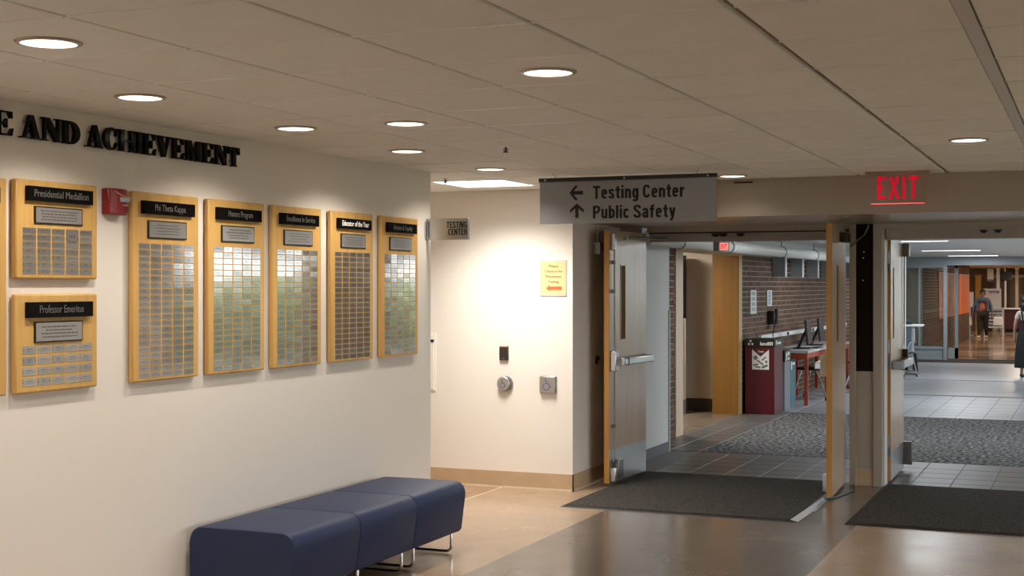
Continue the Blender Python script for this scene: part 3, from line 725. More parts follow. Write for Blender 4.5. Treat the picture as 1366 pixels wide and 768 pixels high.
# ================================================================== LEFT WALL THINGS
# ---- raised serif letters
def A_():
    return [[(0, 0), (.50, 0), (.50, .06), (.38, .06), (.43, .26), (.72, .26), (.76, .06), (.62, .06), (.62, 0), (1.2, 0), (1.2, .06), (1.10, .06), (.78, 1.0), (.52, 1.0), (.16, .06), (0, .06)]]
def serifstem(x0, x1, s=.07):  # thick stem with slab serifs
    return [(x0 - s, 0), (x1 + s, 0), (x1 + s, .055), (x1, .07), (x1, .93), (x1 + s, .945), (x1 + s, 1), (x0 - s, 1), (x0 - s, .945), (x0, .93), (x0, .07), (x0 - s, .055)]
def arc(cx, cy, rx, ry, a0, a1, n=14): return [(cx + rx * math.cos(R(a0 + (a1 - a0) * i / n)), cy + ry * math.sin(R(a0 + (a1 - a0) * i / n))) for i in range(n + 1)]
GL = {
    'A': (1.2, [[(0, 0), (.46, 0), (.46, .06), (.30, .06), (.37, .27), (.36, .33), (.56, .80), (.76, .06), (.64, .06), (.64, 0), (1.2, 0), (1.2, .06), (1.11, .06), (.76, 1.0), (.54, 1.0), (.20, .06), (0, .06)], [(.34, .25), (.74, .25), (.72, .33), (.37, .33)]]),
    'N': (1.2, [[(0, 0), (.40, 0), (.40, .06), (.24, .07), (.24, .80), (.86, 0), (1.06, 0), (1.06, .93), (1.2, .945), (1.2, 1), (.82, 1), (.82, .945), (.96, .93), (.96, .36), (.44, 1), (0, 1), (0, .945), (.12, .93), (.12, .07), (0, .06)]]),
    'D': (1.12, [serifstem(.08, .36, .08), [(.30, 0)] + arc(.50, .5, .60, .5, -90, 90) + [(.30, 1), (.30, .93)] + arc(.46, .5, .30, .43, 90, -90) + [(.30, .07)]]),
    'C': (1.02, [arc(.52, .5, .52, .52, 48, 312, 22) + arc(.58, .5, .22, .45, 305, 55, 18), [(.88, .64), (.97, .64), (.97, 1.0), (.90, 1.0), (.84, .9)], [(.84, .10), (.98, .30), (.90, .36), (.74, .06)]]),
    'H': (1.22, [serifstem(.08, .36, .08), serifstem(.86, 1.14, .08), [(.34, .46), (.88, .46), (.88, .54), (.34, .54)]]),
    'I': (.46, [serifstem(.09, .37, .09)]),
    'E': (1.0, [serifstem(.08, .36, .08), [(.34, 0), (.92, 0), (.98, .32), (.92, .32), (.78, .07), (.34, .07)], [(.34, .93), (.76, .93), (.87, .72), (.93, .72), (.92, 1), (.34, 1)], [(.34, .46), (.54, .46), (.62, .32), (.68, .32), (.68, .70), (.62, .70), (.54, .54), (.34, .54)]]),
    'V': (1.15, [[(0, .94), (0, 1), (.56, 1), (.56, .94), (.42, .94), (.66, .28), (.88, .94), (.76, .94), (.76, 1), (1.15, 1), (1.15, .94), (1.02, .94), (.66, 0), (.46, 0), (.10, .94)]]),
    'M': (1.45, [[(0, 0), (.40, 0), (.40, .06), (.26, .07), (.26, .78), (.58, 0), (.68, 0), (1.0, .80), (1.0, .07), (.90, .06), (.90, 0), (1.45, 0), (1.45, .06), (1.32, .07), (1.32, .93), (1.45, .945), (1.45, 1), (1.02, 1), (.76, .36), (.50, 1), (0, 1), (0, .945), (.13, .93), (.13, .07), (0, .06)]]),
    'T': (1.06, [serifstem(.39, .67, .10), [(.02, .64), (.09, .64), (.24, .93), (.82, .93), (.97, .64), (1.04, .64), (1.02, 1), (.04, 1)]]),
}
def word(s, y0, y1, z, h, labels):
    tot = sum(GL[c][0] for c in s) + 0.09 * (len(s) - 1); k = (y1 - y0) / tot; y = y0
    for c, lab in zip(s, labels):
        w, polys = GL[c]; mb = MB()
        for p in polys: mb.prism(p, lambda u, v, ww: (XL + ww, y + u * k, z + v * h), 0.012, 0.030)
        o = mb.build('raised_letter', BLACK, smooth=False, loc=(XL + 0.012, y, z)); tag(o, lab, 'letter', 'raised black wall letters')
        pn = MB()
        for v in (0.3, 0.7): pn.cyl((XL, y + w * k * 0.38, z + v * h), (XL + 0.014, y + w * k * 0.38, z + v * h), 0.004, 6)
        pn.build('mounting_pin', STEEL_DK, o)
        y += (w + 0.09) * k
B = 'raised black letter '
word('E', 4.545, 4.662, 2.303, 0.103, [B + 'E cut by the left picture edge'])
word('AND', 4.705, 5.085, 2.303, 0.103, [B + 'A that begins the word AND', B + 'N in the middle of the word AND', B + 'D that ends the word AND'])
word('ACHIEVEMENT', 5.125, 6.365, 2.303, 0.103,
     [B + 'A that begins the word ACHIEVEMENT', B + 'C in ACHIEVEMENT with a curved bright glint', B + 'H in the word ACHIEVEMENT', B + 'I in the word ACHIEVEMENT', B + 'E right after the I in ACHIEVEMENT',
      B + 'V in the word ACHIEVEMENT', B + 'E between the V and the M of ACHIEVEMENT', B + 'M in the word ACHIEVEMENT', B + 'E between the M and the last N of ACHIEVEMENT', B + 'N before the final T of ACHIEVEMENT', B + 'T that ends the word ACHIEVEMENT'])

# ---- award boards
plate_mesh = {}
def nameplate(w, h):
    if (w, h) not in plate_mesh:
        plate_mesh[(w, h)] = MB().box(0, 0.0016, -w / 2, w / 2, -h / 2, h / 2).mesh('nameplate', PLATE, smooth=False)
    return plate_mesh[(w, h)]
def board(y0, y1, z0, z1, title, label, cols, rows, p_y0, p_z1, pitch_y, pitch_z, pw, ph, bar, plq, txt, txtw=0.74, white=False, miss=(), tone=0.0):
    XB = XL + 0.006; XF = XL + 0.034
    t = thing('award_board', (XL, (y0 + y1) / 2, z0), label, 'award board', 'wooden award boards on the left wall')
    bk = MB().box(XB, XF, y0, y1, z0, z1).build('backing_board', MAPLE, t, bev=0.008, seg=2)
    MB().box(XL, XB + 0.002, y0 + 0.06, y1 - 0.06, z0 + 0.06, z1 - 0.06).build('hanging_cleat', DOOREDGE, t)
    by0, by1, bz0, bz1 = bar
    br = MB().box(XF, XF + 0.022, by0, by1, bz0, bz1).build('title_bar', BLACK, t, bev=0.001)
    if txt:
        c = (by0 + by1) / 2; hw = (by1 - by0) * txtw / 2
        mb = MB(); lettering(mb, txt, c - hw, c + hw, bz0 + (bz1 - bz0) * 0.30, (bz1 - bz0) * 0.48, on_left(XF + 0.022), -0.0005, 0.0012, bold=0.012 if white else 0.0)
        mb.build('title_lettering', WHITETXT if white else SILVERTXT, br, smooth=False)
    qy0, qy1, qz0, qz1 = plq
    pq = MB().box(XF, XF + 0.007, qy0, qy1, qz0, qz1).build('inscription_plaque', SATIN_BLACK, t, bev=0.001)
    MB().box(XF + 0.007, XF + 0.0082, qy0 + 0.007, qy1 - 0.007, qz0 + 0.006, qz1 - 0.006).build('plaque_face', PLQ, pq)
    en = MB(); n = 4
    for k in range(n):
        zz = qz1 - (qz1 - qz0) * (0.26 + 0.16 * k); hw = (qy1 - qy0) * random.uniform(0.25, 0.38); y = (qy0 + qy1) / 2 - hw
        while y < (qy0 + qy1) / 2 + hw:
            L = random.uniform(0.006, 0.022); en.box(XF + 0.0082, XF + 0.0086, y, y + L, zz - 0.0028, zz + 0.0028); y += L + 0.005
    en.build('engraved_lines', ENGR, pq, smooth=False)
    me = nameplate(pw, ph); ob = ORIG[t.name]
    for r in range(rows):
        for c in range(cols):
            if (r, c) in miss: continue
            o = bpy.data.objects.new('nameplate', me); COL.objects.link(o); o.parent = t
            o.location = Vector((XF, p_y0 + (c + 0.5) * pitch_y, p_z1 - (r + 0.5) * pitch_z)) - ob
            o.rotation_euler = (0, random.uniform(-0.006, 0.006), random.uniform(-0.007, 0.007))
    return t
def tall(y0, txt, label, txtw=0.7, white=False, w=0.532):
    c = y0 + w / 2
    return board(y0, y0 + w, 1.203, 2.12, txt, label, 5, 21, c - 0.224, 1.874, 0.0896, 0.0312, 0.079, 0.0265,
                 (c - 0.205, c + 0.205, 2.014, 2.078), (c - 0.155, c + 0.155, 1.898, 1.986), txt, txtw, white)
tall(4.083, '', 'tall wooden award board of which only the right edge shows at the left picture edge')
def small(z0, z1, txt, label, rows, pz1, pitch, ph, bar, plq, txtw, miss=()):
    y0 = 4.666; w = 0.528; c = y0 + w / 2
    return board(y0, y0 + w, z0, z1, txt, label, 5, rows, c - 0.228, pz1, 0.0912, pitch, 0.081, ph, (c - 0.208, c + 0.208, *bar), (c - 0.155, c + 0.155, *plq), txt, txtw, False, miss)
small(1.697, 2.126, 'Presidential Medallion', 'small wooden award board with a Presidential Medallion bar, above the Professor Emeritus board', 7, 1.920, 0.0292, 0.026, (2.034, 2.098), (1.937, 2.014), 0.84, miss=((0, 3), (1, 3), (2, 3)))
bp = [o for o in COL.objects if o.name.startswith('award_board') and o.type == 'EMPTY'][-1]
o = bpy.data.objects.new('tall_nameplate', MB().box(0, 0.0016, -0.0405, 0.0405, -0.0425, 0.0425).mesh('tall_nameplate', PLATE, smooth=False)); COL.objects.link(o); o.parent = bp
o.location = Vector((XL + 0.034, 4.666 + 0.264 - 0.228 + 3.5 * 0.0912, 1.920 - 1.5 * 0.0292)) - ORIG[bp.name]
small(1.204, 1.632, 'Professor Emeritus', 'small wooden award board with a Professor Emeritus bar, the lower of the stacked pair', 4, 1.413, 0.0463, 0.034, (1.529, 1.597), (1.420, 1.512), 0.68)
tall(5.449, 'Phi Theta Kappa', 'tall wooden award board directly right of the red fire alarm', 0.60)
tall(6.064, 'Honors Program', 'tall wooden award board with a black Honors Program bar and a pale plaque', 0.56)
tall(6.678, 'Excellence in Service', 'tall wooden award board with a black Excellence in Service bar', 0.76)
tall(7.322, 'Educator of the Year', 'tall wooden award board with white Educator of the Year lettering', 0.82, True, 0.535)
tall(7.962, 'Access & Equity', 'tall wooden award board with an Access & Equity bar, last before the wall corner', 0.66)

# ---- fire alarm
t = thing('fire_alarm', (XL, 5.335, 2.0), 'red fire alarm horn strobe on the left wall beside a tall award board', 'fire alarm')
prof = [(5.262, 0), (5.262, 0.035), (5.285, 0.048), (5.335, 0.056), (5.385, 0.048), (5.408, 0.035), (5.408, 0)]
mb = MB(); mb.prism(prof, lambda u, v, w: (XL + v, u, w), 2.0, 2.123); mb.build('housing', RED, t, bev=0.006)
MB().box(XL + 0.045, XL + 0.059, 5.330, 5.398, 2.060, 2.083).build('strobe_lens', mat('strobe', (0.42, 0.42, 0.43), 0.15), t, bev=0.003)
MB().tube([(XL + 0.05, 5.30, 2.108), (XL + 0.059, 5.345, 2.088), (XL + 0.060, 5.405, 2.084)], 0.0022, 6).build('strobe_ridge', mat('pinkish', (0.75, 0.45, 0.42), 0.2), t)
mb = MB()
for i in range(5):
    for j in range(3): mb.box(XL + 0.045, XL + 0.0535, 5.335 + 0.012 * i, 5.342 + 0.012 * i, 2.014 + 0.011 * j, 2.019 + 0.011 * j)
mb.build('sounder_grille', mat('grille_dark', (0.10, 0.004, 0.004), 0.5), t)
mb = MB(); lettering(mb, 'FIRE', 0.008, 0.112, -0.0, 0.013, lambda u, v, w: (XL + 0.0425 + w + v * 0.3, 5.288 - v, 2.008 + u), -0.0005, 0.002, bold=0.0); mb.build('vertical_lettering', mat('pale_red_text', (0.45, 0.20, 0.18), 0.5), t, smooth=False)
mb = MB(); lettering(mb, 'FIRE', 5.345, 5.392, 2.040, 0.011, on_left(XL + 0.052), 0, 0.003); mb.build('front_lettering', mat('pink_text', (0.55, 0.25, 0.22), 0.5), t, smooth=False)

# ---- projecting blade sign at the wall corner
t = thing('blade_sign', (XL, 8.69, 1.98), 'small silver TESTING CENTER sign sticking out from the wall corner', 'sign')
MB().box(-4.262, -3.948, 8.685, 8.705, 1.982, 2.130).build('sign_panel', SIGN2, t, bev=0.002)
MB().box(XL, -4.258, 8.655, 8.735, 2.0, 2.105).box(XL, -4.25, 8.668, 8.684, 1.995, 2.11).box(XL, -4.25, 8.706, 8.722, 1.995, 2.11).build('wall_bracket', STEEL, t, bev=0.001)
stroke_text(MB(), 'TESTING', -4.113, -3.959, 2.063, 0.043, on_y(8.685), -0.0005, 0.001).build('sign_lettering', MATTE_BLACK, t, smooth=False)
stroke_text(MB(), 'CENTER', -4.101, -3.959, 2.014, 0.043, on_y(8.685), -0.0005, 0.001).build('sign_lettering', MATTE_BLACK, t, smooth=False)

# ---- navy bench units
def bench(y0, y1, label, near_leg=True):
    t = thing('bench_unit', (-3.93, (y0 + y1) / 2, 0), label, 'bench', 'navy bench units in a row')
    xa, xb = -4.25, -3.625; r = 0.07
    prof = [(-4.215, 0.135), (xa, 0.16), (xa - 0.004, 0.36)] + [(xa + r + r * math.cos(R(a)), 0.447 - r + r * math.sin(R(a))) for a in (170, 150, 130, 110, 95)]
    prof += [(-3.94, 0.4495)] + [(xb - r + r * math.cos(R(a)), 0.447 - r + r * math.sin(R(a))) for a in (85, 70, 55, 40, 25, 10)] + [(xb, 0.36), (-3.652, 0.150), (-3.665, 0.135)]
    mb = MB(); ins = [(0.0, 0.975), (0.006, 0.992), (0.016, 1.0)]
    ring = []
    cx, cz = -3.93, 0.29
    secs = [(y0 + 0.002 + d, s) for d, s in ins] + [(y1 - 0.002 - d, s) for d, s in reversed(ins)]
    vs = []; fs = []; n = len(prof)
    for y, s in secs:
        vs += [(cx + (x - cx) * s, y, cz + (z - cz) * s) for x, z in prof]
    for i in range(len(secs) - 1):
        for k in range(n): fs.append((i * n + k, i * n + (k + 1) % n, (i + 1) * n + (k + 1) % n, (i + 1) * n + k))
    fs += [tuple(range(n)), tuple((len(secs) - 1) * n + k for k in range(n))]
    mb.add(vs, fs); mb.build('upholstered_seat', NAVY, t)
    for y in (y0 + 0.09, y1 - 0.06):
        pts = [(-3.70, y, 0.15), (-3.70, y, 0.05)] + [(-3.70 - 0.035 + 0.035 * math.cos(R(a)), y, 0.05 - 0.037 * math.sin(R(a))) for a in (20, 45, 70, 90)] + [(-4.15, y, 0.013)]
        pts += [(-4.165 - 0.02 * math.sin(R(a)), y, 0.013 + 0.035 * (1 - math.cos(R(a)))) for a in (30, 60, 90)] + [(-4.185, y, 0.15)]
        MB().tube(pts, 0.0095, 10).build('sled_leg', CHROME, t)
    MB().box(-4.05, -3.8, y0 + 0.08, y1 - 0.05, 0.125, 0.14).build('seat_plate', SATIN_BLACK, t)
bench(5.915, 6.588, 'navy upholstered bench unit nearest the viewer, its end face showing')
bench(6.590, 7.263, 'middle one of the three navy upholstered bench units')
bench(7.265, 7.94, 'far navy bench unit next to the bare tan floor, chrome leg in full view')

# ================================================================== BACK WALL THINGS
Y = YB
t = thing('paper_notice', (-4.075, Y, 1.58), 'yellow Placement Testing notice with an orange arrow on the white wall', 'notice')
MB().box(-4.193, -3.957, Y - 0.006, Y, 1.582, 1.875).build('holder', CLEARF, t, bev=0.001)
MB().box(-4.185, -3.966, Y - 0.0075, Y - 0.005, 1.598, 1.862).build('yellow_sheet', NOTICE, t)
mb = MB()
for s, a, b, z in (('Please', -4.108, -4.028, 1.815), ('Check-in for', -4.146, -3.992, 1.773), ('Placement', -4.135, -4.002, 1.731), ('Testing', -4.115, -4.022, 1.689)):
    lettering(mb, s, a, b, z, 0.021, on_y(Y - 0.0075), 0, 0.0008, 0.008)
mb.build('notice_lettering', NOTTXT, t, smooth=False)
arrow = [(-4.133, 1.645), (-4.103, 1.672), (-4.103, 1.659), (-3.998, 1.659), (-3.998, 1.631), (-4.103, 1.631), (-4.103, 1.620)]
MB().prism(arrow, on_y(Y - 0.0075), 0, 0.0009).build('arrow_print', ORANGE, t, smooth=False)
t = thing('card_reader', (-4.505, Y, 1.05), 'small black card reader on the white wall above the round push button', 'card reader')
MB().box(-4.544, -4.467, Y - 0.022, Y, 1.052, 1.168).build('reader_body', READER, t, bev=0.004)
MB().box(-4.542, -4.469, Y - 0.0225, Y - 0.002, 1.160, 1.1675).build('status_strip', mat('status_pink', (0.55, 0.25, 0.22), 0.5), t)
MB().box(-4.514, -4.496, Y - 0.0235, Y - 0.021, 1.062, 1.070).build('reader_mark', SILVERTXT, t)
def wheelchair(cx, cz, s, y, parent, m):
    mb = MB(); fn = on_y(y)
    def bar(a, b, w):
        ax, az = a; bx, bz = b; dx, dz = bx - ax, bz - az; L = math.hypot(dx, dz); nx, nz = -dz / L * w / 2, dx / L * w / 2
        P = [(ax + nx, az + nz), (bx + nx, bz + nz), (bx - nx, bz - nz), (ax - nx, az - nz)]
        mb.prism([(cx + u * s, cz + v * s) for u, v in P], fn, 0, 0.001)
    mb.prism([(cx + (-0.10 + 0.10 * math.cos(R(a))) * s, cz + (0.78 + 0.10 * math.sin(R(a))) * s) for a in range(0, 360, 30)], fn, 0, 0.001)
    bar((-.10, .68), (-.07, .10), .11); bar((-.08, .42), (.30, .42), .09); bar((-.10, .10), (.40, .10), .11); bar((.38, .12), (.58, -.36), .11); bar((.52, -.42), (.76, -.32), .09)
    out = [(0.0 + .50 * math.cos(R(a)), -.28 + .50 * math.sin(R(a))) for a in range(125, 371, 14)]
    for a, b in zip(out[:-1], out[1:]): bar(a, b, .10)
    mb.build('wheelchair_symbol', m, parent, smooth=False)
t = thing('round_push_button', (-4.5, Y, 0.8), 'round steel door button with a wheelchair symbol, under the card reader', 'door button')
MB().lathe([(0.062, 0), (0.062, -0.02), (0.052, -0.022)], (-4.490, Y, 0.857), 32, 'y').build('button_box', STEEL_DK, t)
MB().lathe([(0.056, -0.022), (0.058, -0.034), (0.052, -0.04)], (-4.502, Y, 0.859), 32, 'y').build('push_plate', mat('push_plate', (0.50, 0.48, 0.46), 0.35, 0.9), t)
wheelchair(-4.508, 0.856, 0.042, Y - 0.040, t, mat('faded_blue', (0.04, 0.08, 0.22), 0.5))
t = thing('square_push_button', (-4.115, Y, 0.785), 'square steel door button with a blue wheelchair symbol near the wall corner', 'door button')
MB().box(-4.186, -4.044, Y - 0.012, Y, 0.789, 0.928).build('button_box', STEEL_DK, t, bev=0.003)
MB().box(-4.184, -4.050, Y - 0.030, Y - 0.012, 0.792, 0.926).build('push_plate', mat('push_plate_square', (0.43, 0.40, 0.36), 0.35, 0.9), t, bev=0.004)
wheelchair(-4.124, 0.862, 0.058, Y - 0.030, t, BLUE)
t = thing('wall_cabinet', (-5.3, Y, 0.78), 'white recessed cabinet door behind the end of the board wall', 'cabinet')
MB().box(-5.56, -5.132, Y - 0.008, Y, 0.775, 1.262).build('cabinet_frame', WALL, t, bev=0.002)
MB().box(-5.54, -5.150, Y - 0.014, Y - 0.008, 0.79, 1.245).build('cabinet_door', WALL, t, bev=0.001)
MB().box(-5.215, -5.147, Y - 0.020, Y - 0.012, 1.190, 1.212).build('latch', SATIN_BLACK, t)

# ================================================================== HANGING THINGS
YS = 9.12
t = thing('hanging_sign', (-2.96, YS, 2.1), 'grey hanging sign reading Testing Center and Public Safety with black arrows', 'sign')
MB().box(-3.596, -2.329, YS, YS + 0.012, 2.098, 2.405).build('sign_panel', SIGN, t, bev=0.001)
MB().box(-3.600, -2.325, YS - 0.012, YS + 0.022, 2.392, 2.418).build('top_rail', SATIN_BLACK, t)
mb = MB()
for x in (-3.55, -2.97, -2.385): mb.cyl((x, YS - 0.018, 2.404), (x, YS - 0.011, 2.404), 0.006, 8)
mb.build('rail_screw', STEEL, t)
MB().tube([(-3.47, YS, 2.415), (-3.51, YS + 0.03, 2.457)], 0.002, 5).build('hanging_wire', STEEL_DK, t)
MB().tube([(-2.47, YS, 2.415), (-2.44, YS - 0.03, 2.457)], 0.002, 5).build('hanging_wire', STEEL_DK, t)
mb = MB(); fn = on_y(YS)
stroke_text(mb, 'Testing Center', -3.201, -2.550, 2.266, 0.089, fn, -0.0005, 0.001).build('sign_lettering', MATTE_BLACK, t, smooth=False); mb = MB()
stroke_text(mb, 'Public Safety', -3.201, -2.612, 2.130, 0.089, fn, -0.0005, 0.001)
mb.build('sign_lettering', MATTE_BLACK, t, smooth=False)
ar = MB()
def arrow_poly(cx, cz, r, ang):
    P = [(-.50, 0), (-.08, .50), (.14, .50), (-.17, .12), (.50, .12), (.50, -.12), (-.17, -.12), (.14, -.50), (-.08, -.50)]
    c, s = math.cos(ang), math.sin(ang)
    ar.prism([(cx + (u * c - v * s) * r, cz + (u * s + v * c) * r) for u, v in P], fn, -0.0005, 0.001)
arrow_poly(-3.324, 2.311, 0.100, 0); ar.build('sign_arrow', MATTE_BLACK, t, smooth=False); ar = MB(); arrow_poly(-3.319, 2.187, 0.100, -math.pi / 2)
ar.build('sign_arrow', MATTE_BLACK, t, smooth=False)

YX = 9.95
t = thing('exit_sign', (-1.26, YX, CZ), 'clear acrylic sign with red EXIT lettering hanging under the ceiling', 'exit sign')
MB().box(-1.475, -1.045, YX - 0.05, YX + 0.05, CZ - 0.017, CZ).build('ceiling_canopy', mat('canopy_tan', (0.34, 0.27, 0.20), 0.4), t, bev=0.004)
MB().box(-1.440, -1.080, YX - 0.003, YX + 0.003, 2.236, CZ - 0.016).build('clear_panel', ACRYL, t)
MB().box(-1.440, -1.080, YX - 0.0035, YX + 0.0035, 2.233, 2.238).build('glowing_edge', EXITEDGE, t)
mb = MB(); st = 0.026
def bx(u0, u1, v0, v1): mb.prism([(u0, v0), (u1, v0), (u1, v1), (u0, v1)], on_y(YX - 0.003), 0, 0.0015)
z0, z1 = 2.267, 2.424
bx(-1.397, -1.397 + st, z0, z1); bx(-1.397, -1.336, z1 - 0.021, z1); bx(-1.397, -1.336, z0, z0 + 0.021); bx(-1.397, -1.350, 2.336, 2.356)
mb.prism([(-1.324, z0), (-1.299, z0), (-1.246, z1), (-1.271, z1)], on_y(YX - 0.003), 0, 0.0015)
mb.prism([(-1.322, z1), (-1.297, z1), (-1.244, z0), (-1.269, z0)], on_y(YX - 0.003), 0, 0.0018)
bx(-1.230, -1.230 + 0.024, z0, z1); bx(-1.166, -1.166 + 0.023, z0, z1); bx(-1.192, -1.118, z1 - 0.023, z1)
mb.build('exit_lettering', EXITRED, t, smooth=False)

def sprinkler(x, y, label):
    t = thing('ceiling_sprinkler', (x, y, CZ), label, 'sprinkler', 'ceiling sprinklers')
    MB().lathe([(0.030, 0.0), (0.028, -0.005), (0.010, -0.008)], (x, y, CZ), 16).build('escutcheon', WHITEP, t)
    MB().cyl((x, y, CZ), (x, y, CZ - 0.035), 0.006, 8).build('sprinkler_body', BRONZE, t)
    MB().lathe([(0.016, -0.036), (0.016, -0.039)], (x, y, CZ), 12).tube([(x - 0.012, y, CZ - 0.015), (x - 0.012, y, CZ - 0.03), (x, y, CZ - 0.037)], 0.0025, 5).tube([(x + 0.012, y, CZ - 0.015), (x + 0.012, y, CZ - 0.03), (x, y, CZ - 0.037)], 0.0025, 5).build('deflector', BRONZE, t)
sprinkler(-3.069, 7.26, 'small ceiling sprinkler between the downlights above the hanging sign')
sprinkler(-4.40, 9.27, 'small ceiling sprinkler beside the bright square ceiling panel')

# ================================================================== DOORS
def leaf_frame(hx, hy, fx, fy):
    """returns P(a, d, z): a along the leaf from hinge (0) to free edge, d out of the +X face"""
    e = Vector((fx - hx, fy - hy, 0)); L = e.length; e.normalize(); nrm = Vector((e.y, -e.x, 0))
    if nrm.x < 0: nrm = -nrm
    return (lambda a, d, z: Vector((hx, hy, 0)) + e * a + nrm * d + Vector((0, 0, z))), L
def lbox(mb, P, a0, a1, d0, d1, z0, z1):
    mb.add([P(a0, d0, z0), P(a1, d0, z0), P(a1, d1, z0), P(a0, d1, z0), P(a0, d0, z1), P(a1, d0, z1), P(a1, d1, z1), P(a0, d1, z1)],
           [(0, 3, 2, 1), (4, 5, 6, 7), (0, 1, 5, 4), (1, 2, 6, 5), (2, 3, 7, 6), (3, 0, 4, 7)]); return mb
def door_leaf(h, f, label, z0, z1, outside):
    P, L = leaf_frame(*h, *f); th = 0.045
    t = thing('wooden_door', (h[0], h[1], 0), label, 'door', 'wooden corridor door leaves')
    lbox(MB(), P, 0.004, L - 0.004, -th + 0.002, 0, z0 + 0.001, z1 - 0.001).build('door_panel', DOORFACE, t)
    lbox(MB(), P, L - 0.005, L, -th, -0.001, z0, z1).build('edge_band', DOOREDGE, t)
    lbox(MB(), P, 0, 0.005, -th, -0.001, z0, z1).build('edge_band', DOOREDGE, t)
    lbox(MB(), P, 0.004, L - 0.004, -th + 0.001, -0.002, z1 - 0.001, z1).build('edge_band', DOOREDGE, t)
    for z in (0.30, 1.10, 1.85):
        q = Vector(P(-0.008, -0.02, z)); MB().cyl(q, q + Vector((0, 0, 0.11)), 0.009, 8).build('hinge', STEEL_DK, t)
    return t, P, L
# left leaf, swung out against the recess wall, push side showing
t, P, L = door_leaf((-3.665, 11.86), (-3.708, 10.965), 'wooden door leaf with push bar standing open against the left recess wall', 0.030, 2.128, True)
lt = lbox(MB(), P, L - 0.372, L - 0.268, -0.003, 0.002, 1.215, 1.835).build('narrow_window', LITE, t)
lbox(lbox(MB(), P, L - 0.380, L - 0.372, -0.003, 0.004, 1.205, 1.845), P, L - 0.268, L - 0.260, -0.003, 0.004, 1.205, 1.845).build('lite_bead', DOORFACE, lt)
kp = lbox(MB(), P, 0.01, L - 0.012, 0, 0.002, 0.035, 0.300).build('kick_plate', STEEL, t)
mb = MB()
for k in range(7): q = P(0.05 + k * 0.13, 0.002, 0.29); mb.cyl(q, q + Vector((0.002, 0, 0)), 0.004, 6)
mb.build('plate_screw', STEEL_DK, kp)
lbox(MB(), P, L - 0.105, L - 0.025, 0, 0.05, 0.955, 1.125).build('latch_case', STEEL, t, bev=0.008)
pb = lbox(MB(), P, 0.10, L - 0.13, 0.055, 0.105, 1.005, 1.062).build('push_bar', STEEL, t, bev=0.008)
lbox(lbox(MB(), P, 0.06, 0.11, 0, 0.10, 1.0, 1.066), P, L - 0.145, L - 0.10, 0, 0.095, 1.0, 1.066).build('bar_end', STEEL, pb, bev=0.004)
lbox(MB(), P, L - 0.20, L - 0.18, 0.05, 0.107, 1.002, 1.064).build('black_band', SATIN_BLACK, pb)
MB().tube([P(L - 0.07, 0.02, 1.12), P(L - 0.07, 0.02, 2.03)], 0.007, 8).build('latch_rod', STEEL, t)
MB().tube([P(L - 0.07, 0.02, 0.20), P(L - 0.07, 0.02, 0.96)], 0.007, 8).build('latch_rod', STEEL, t)
lbox(MB(), P, L - 0.10, L - 0.04, 0, 0.035, 1.96, 2.10).build('top_latch', STEEL, t, bev=0.006)
lbox(MB(), P, L - 0.09, L - 0.03, 0, 0.045, 0.04, 0.155).build('bottom_latch', STEEL, t, bev=0.008)
lbox(MB(), P, L - 0.21, L - 0.10, 0.02, 0.05, 0.06, 0.22).build('latch_guard', STEEL_DK, t, bev=0.006)
mb = MB()
for z in (0.50, 1.62, 1.86): lbox(mb, P, L - 0.085, L - 0.055, 0, 0.03, z - 0.015, z + 0.015)
mb.build('rod_guide', STEEL_DK, t)
q0 = P(L - 0.36, 0.03, 2.075)
MB().tube([q0, Vector((-3.56, 11.80, 2.08)), Vector((-3.46, 11.84, 2.09))], 0.009, 8).build('closer_arm', STEEL_DK, t)
lbox(MB(), P, L - 0.39, L - 0.33, 0, 0.035, 2.055, 2.095).build('closer_shoe', STEEL, t, bev=0.004)
# right leaf of the left doorway, pull side showing
t, P, L = door_leaf((-1.928, 11.87), (-1.882, 10.965), 'wooden door leaf seen nearly edge-on left of the centre post', 0.025, 2.150, True)
MB().box(-1.96, -1.905, 10.975, 11.02, 0.06, 0.20).build('bottom_latch', STEEL, t, bev=0.004)
lbox(MB(), P, L - 0.41, L - 0.30, -0.001, 0.001, 1.22, 1.83).build('narrow_window', LITE, t)
for d0 in (-0.10,):
    pb = lbox(MB(), P, 0.10, L - 0.13, -0.155, -0.10, 1.005, 1.062).build('push_bar', STEEL, t, bev=0.008)
    lbox(lbox(MB(), P, 0.06, 0.11, -0.145, -0.045, 1.0, 1.066), P, L - 0.12, L - 0.04, -0.10, -0.045, 0.955, 1.125).build('bar_end', CREAM, pb, bev=0.006)
lbox(MB(), P, 0.12, 0.42, 0.0, 0.055, 2.02, 2.10).build('closer_body', BRONZE, t, bev=0.004)
MB().tube([P(0.2, 0.06, 1.99), P(0.03, 0.16, 2.09), Vector((-1.73, 11.83, 2.168))], 0.008, 6).build('closer_arm', STEEL_DK, t)
lbox(MB(), P, -0.03, 0.0, -0.012, 0.0, 0.10, 2.05).build('hinge_strip', STEEL, t)
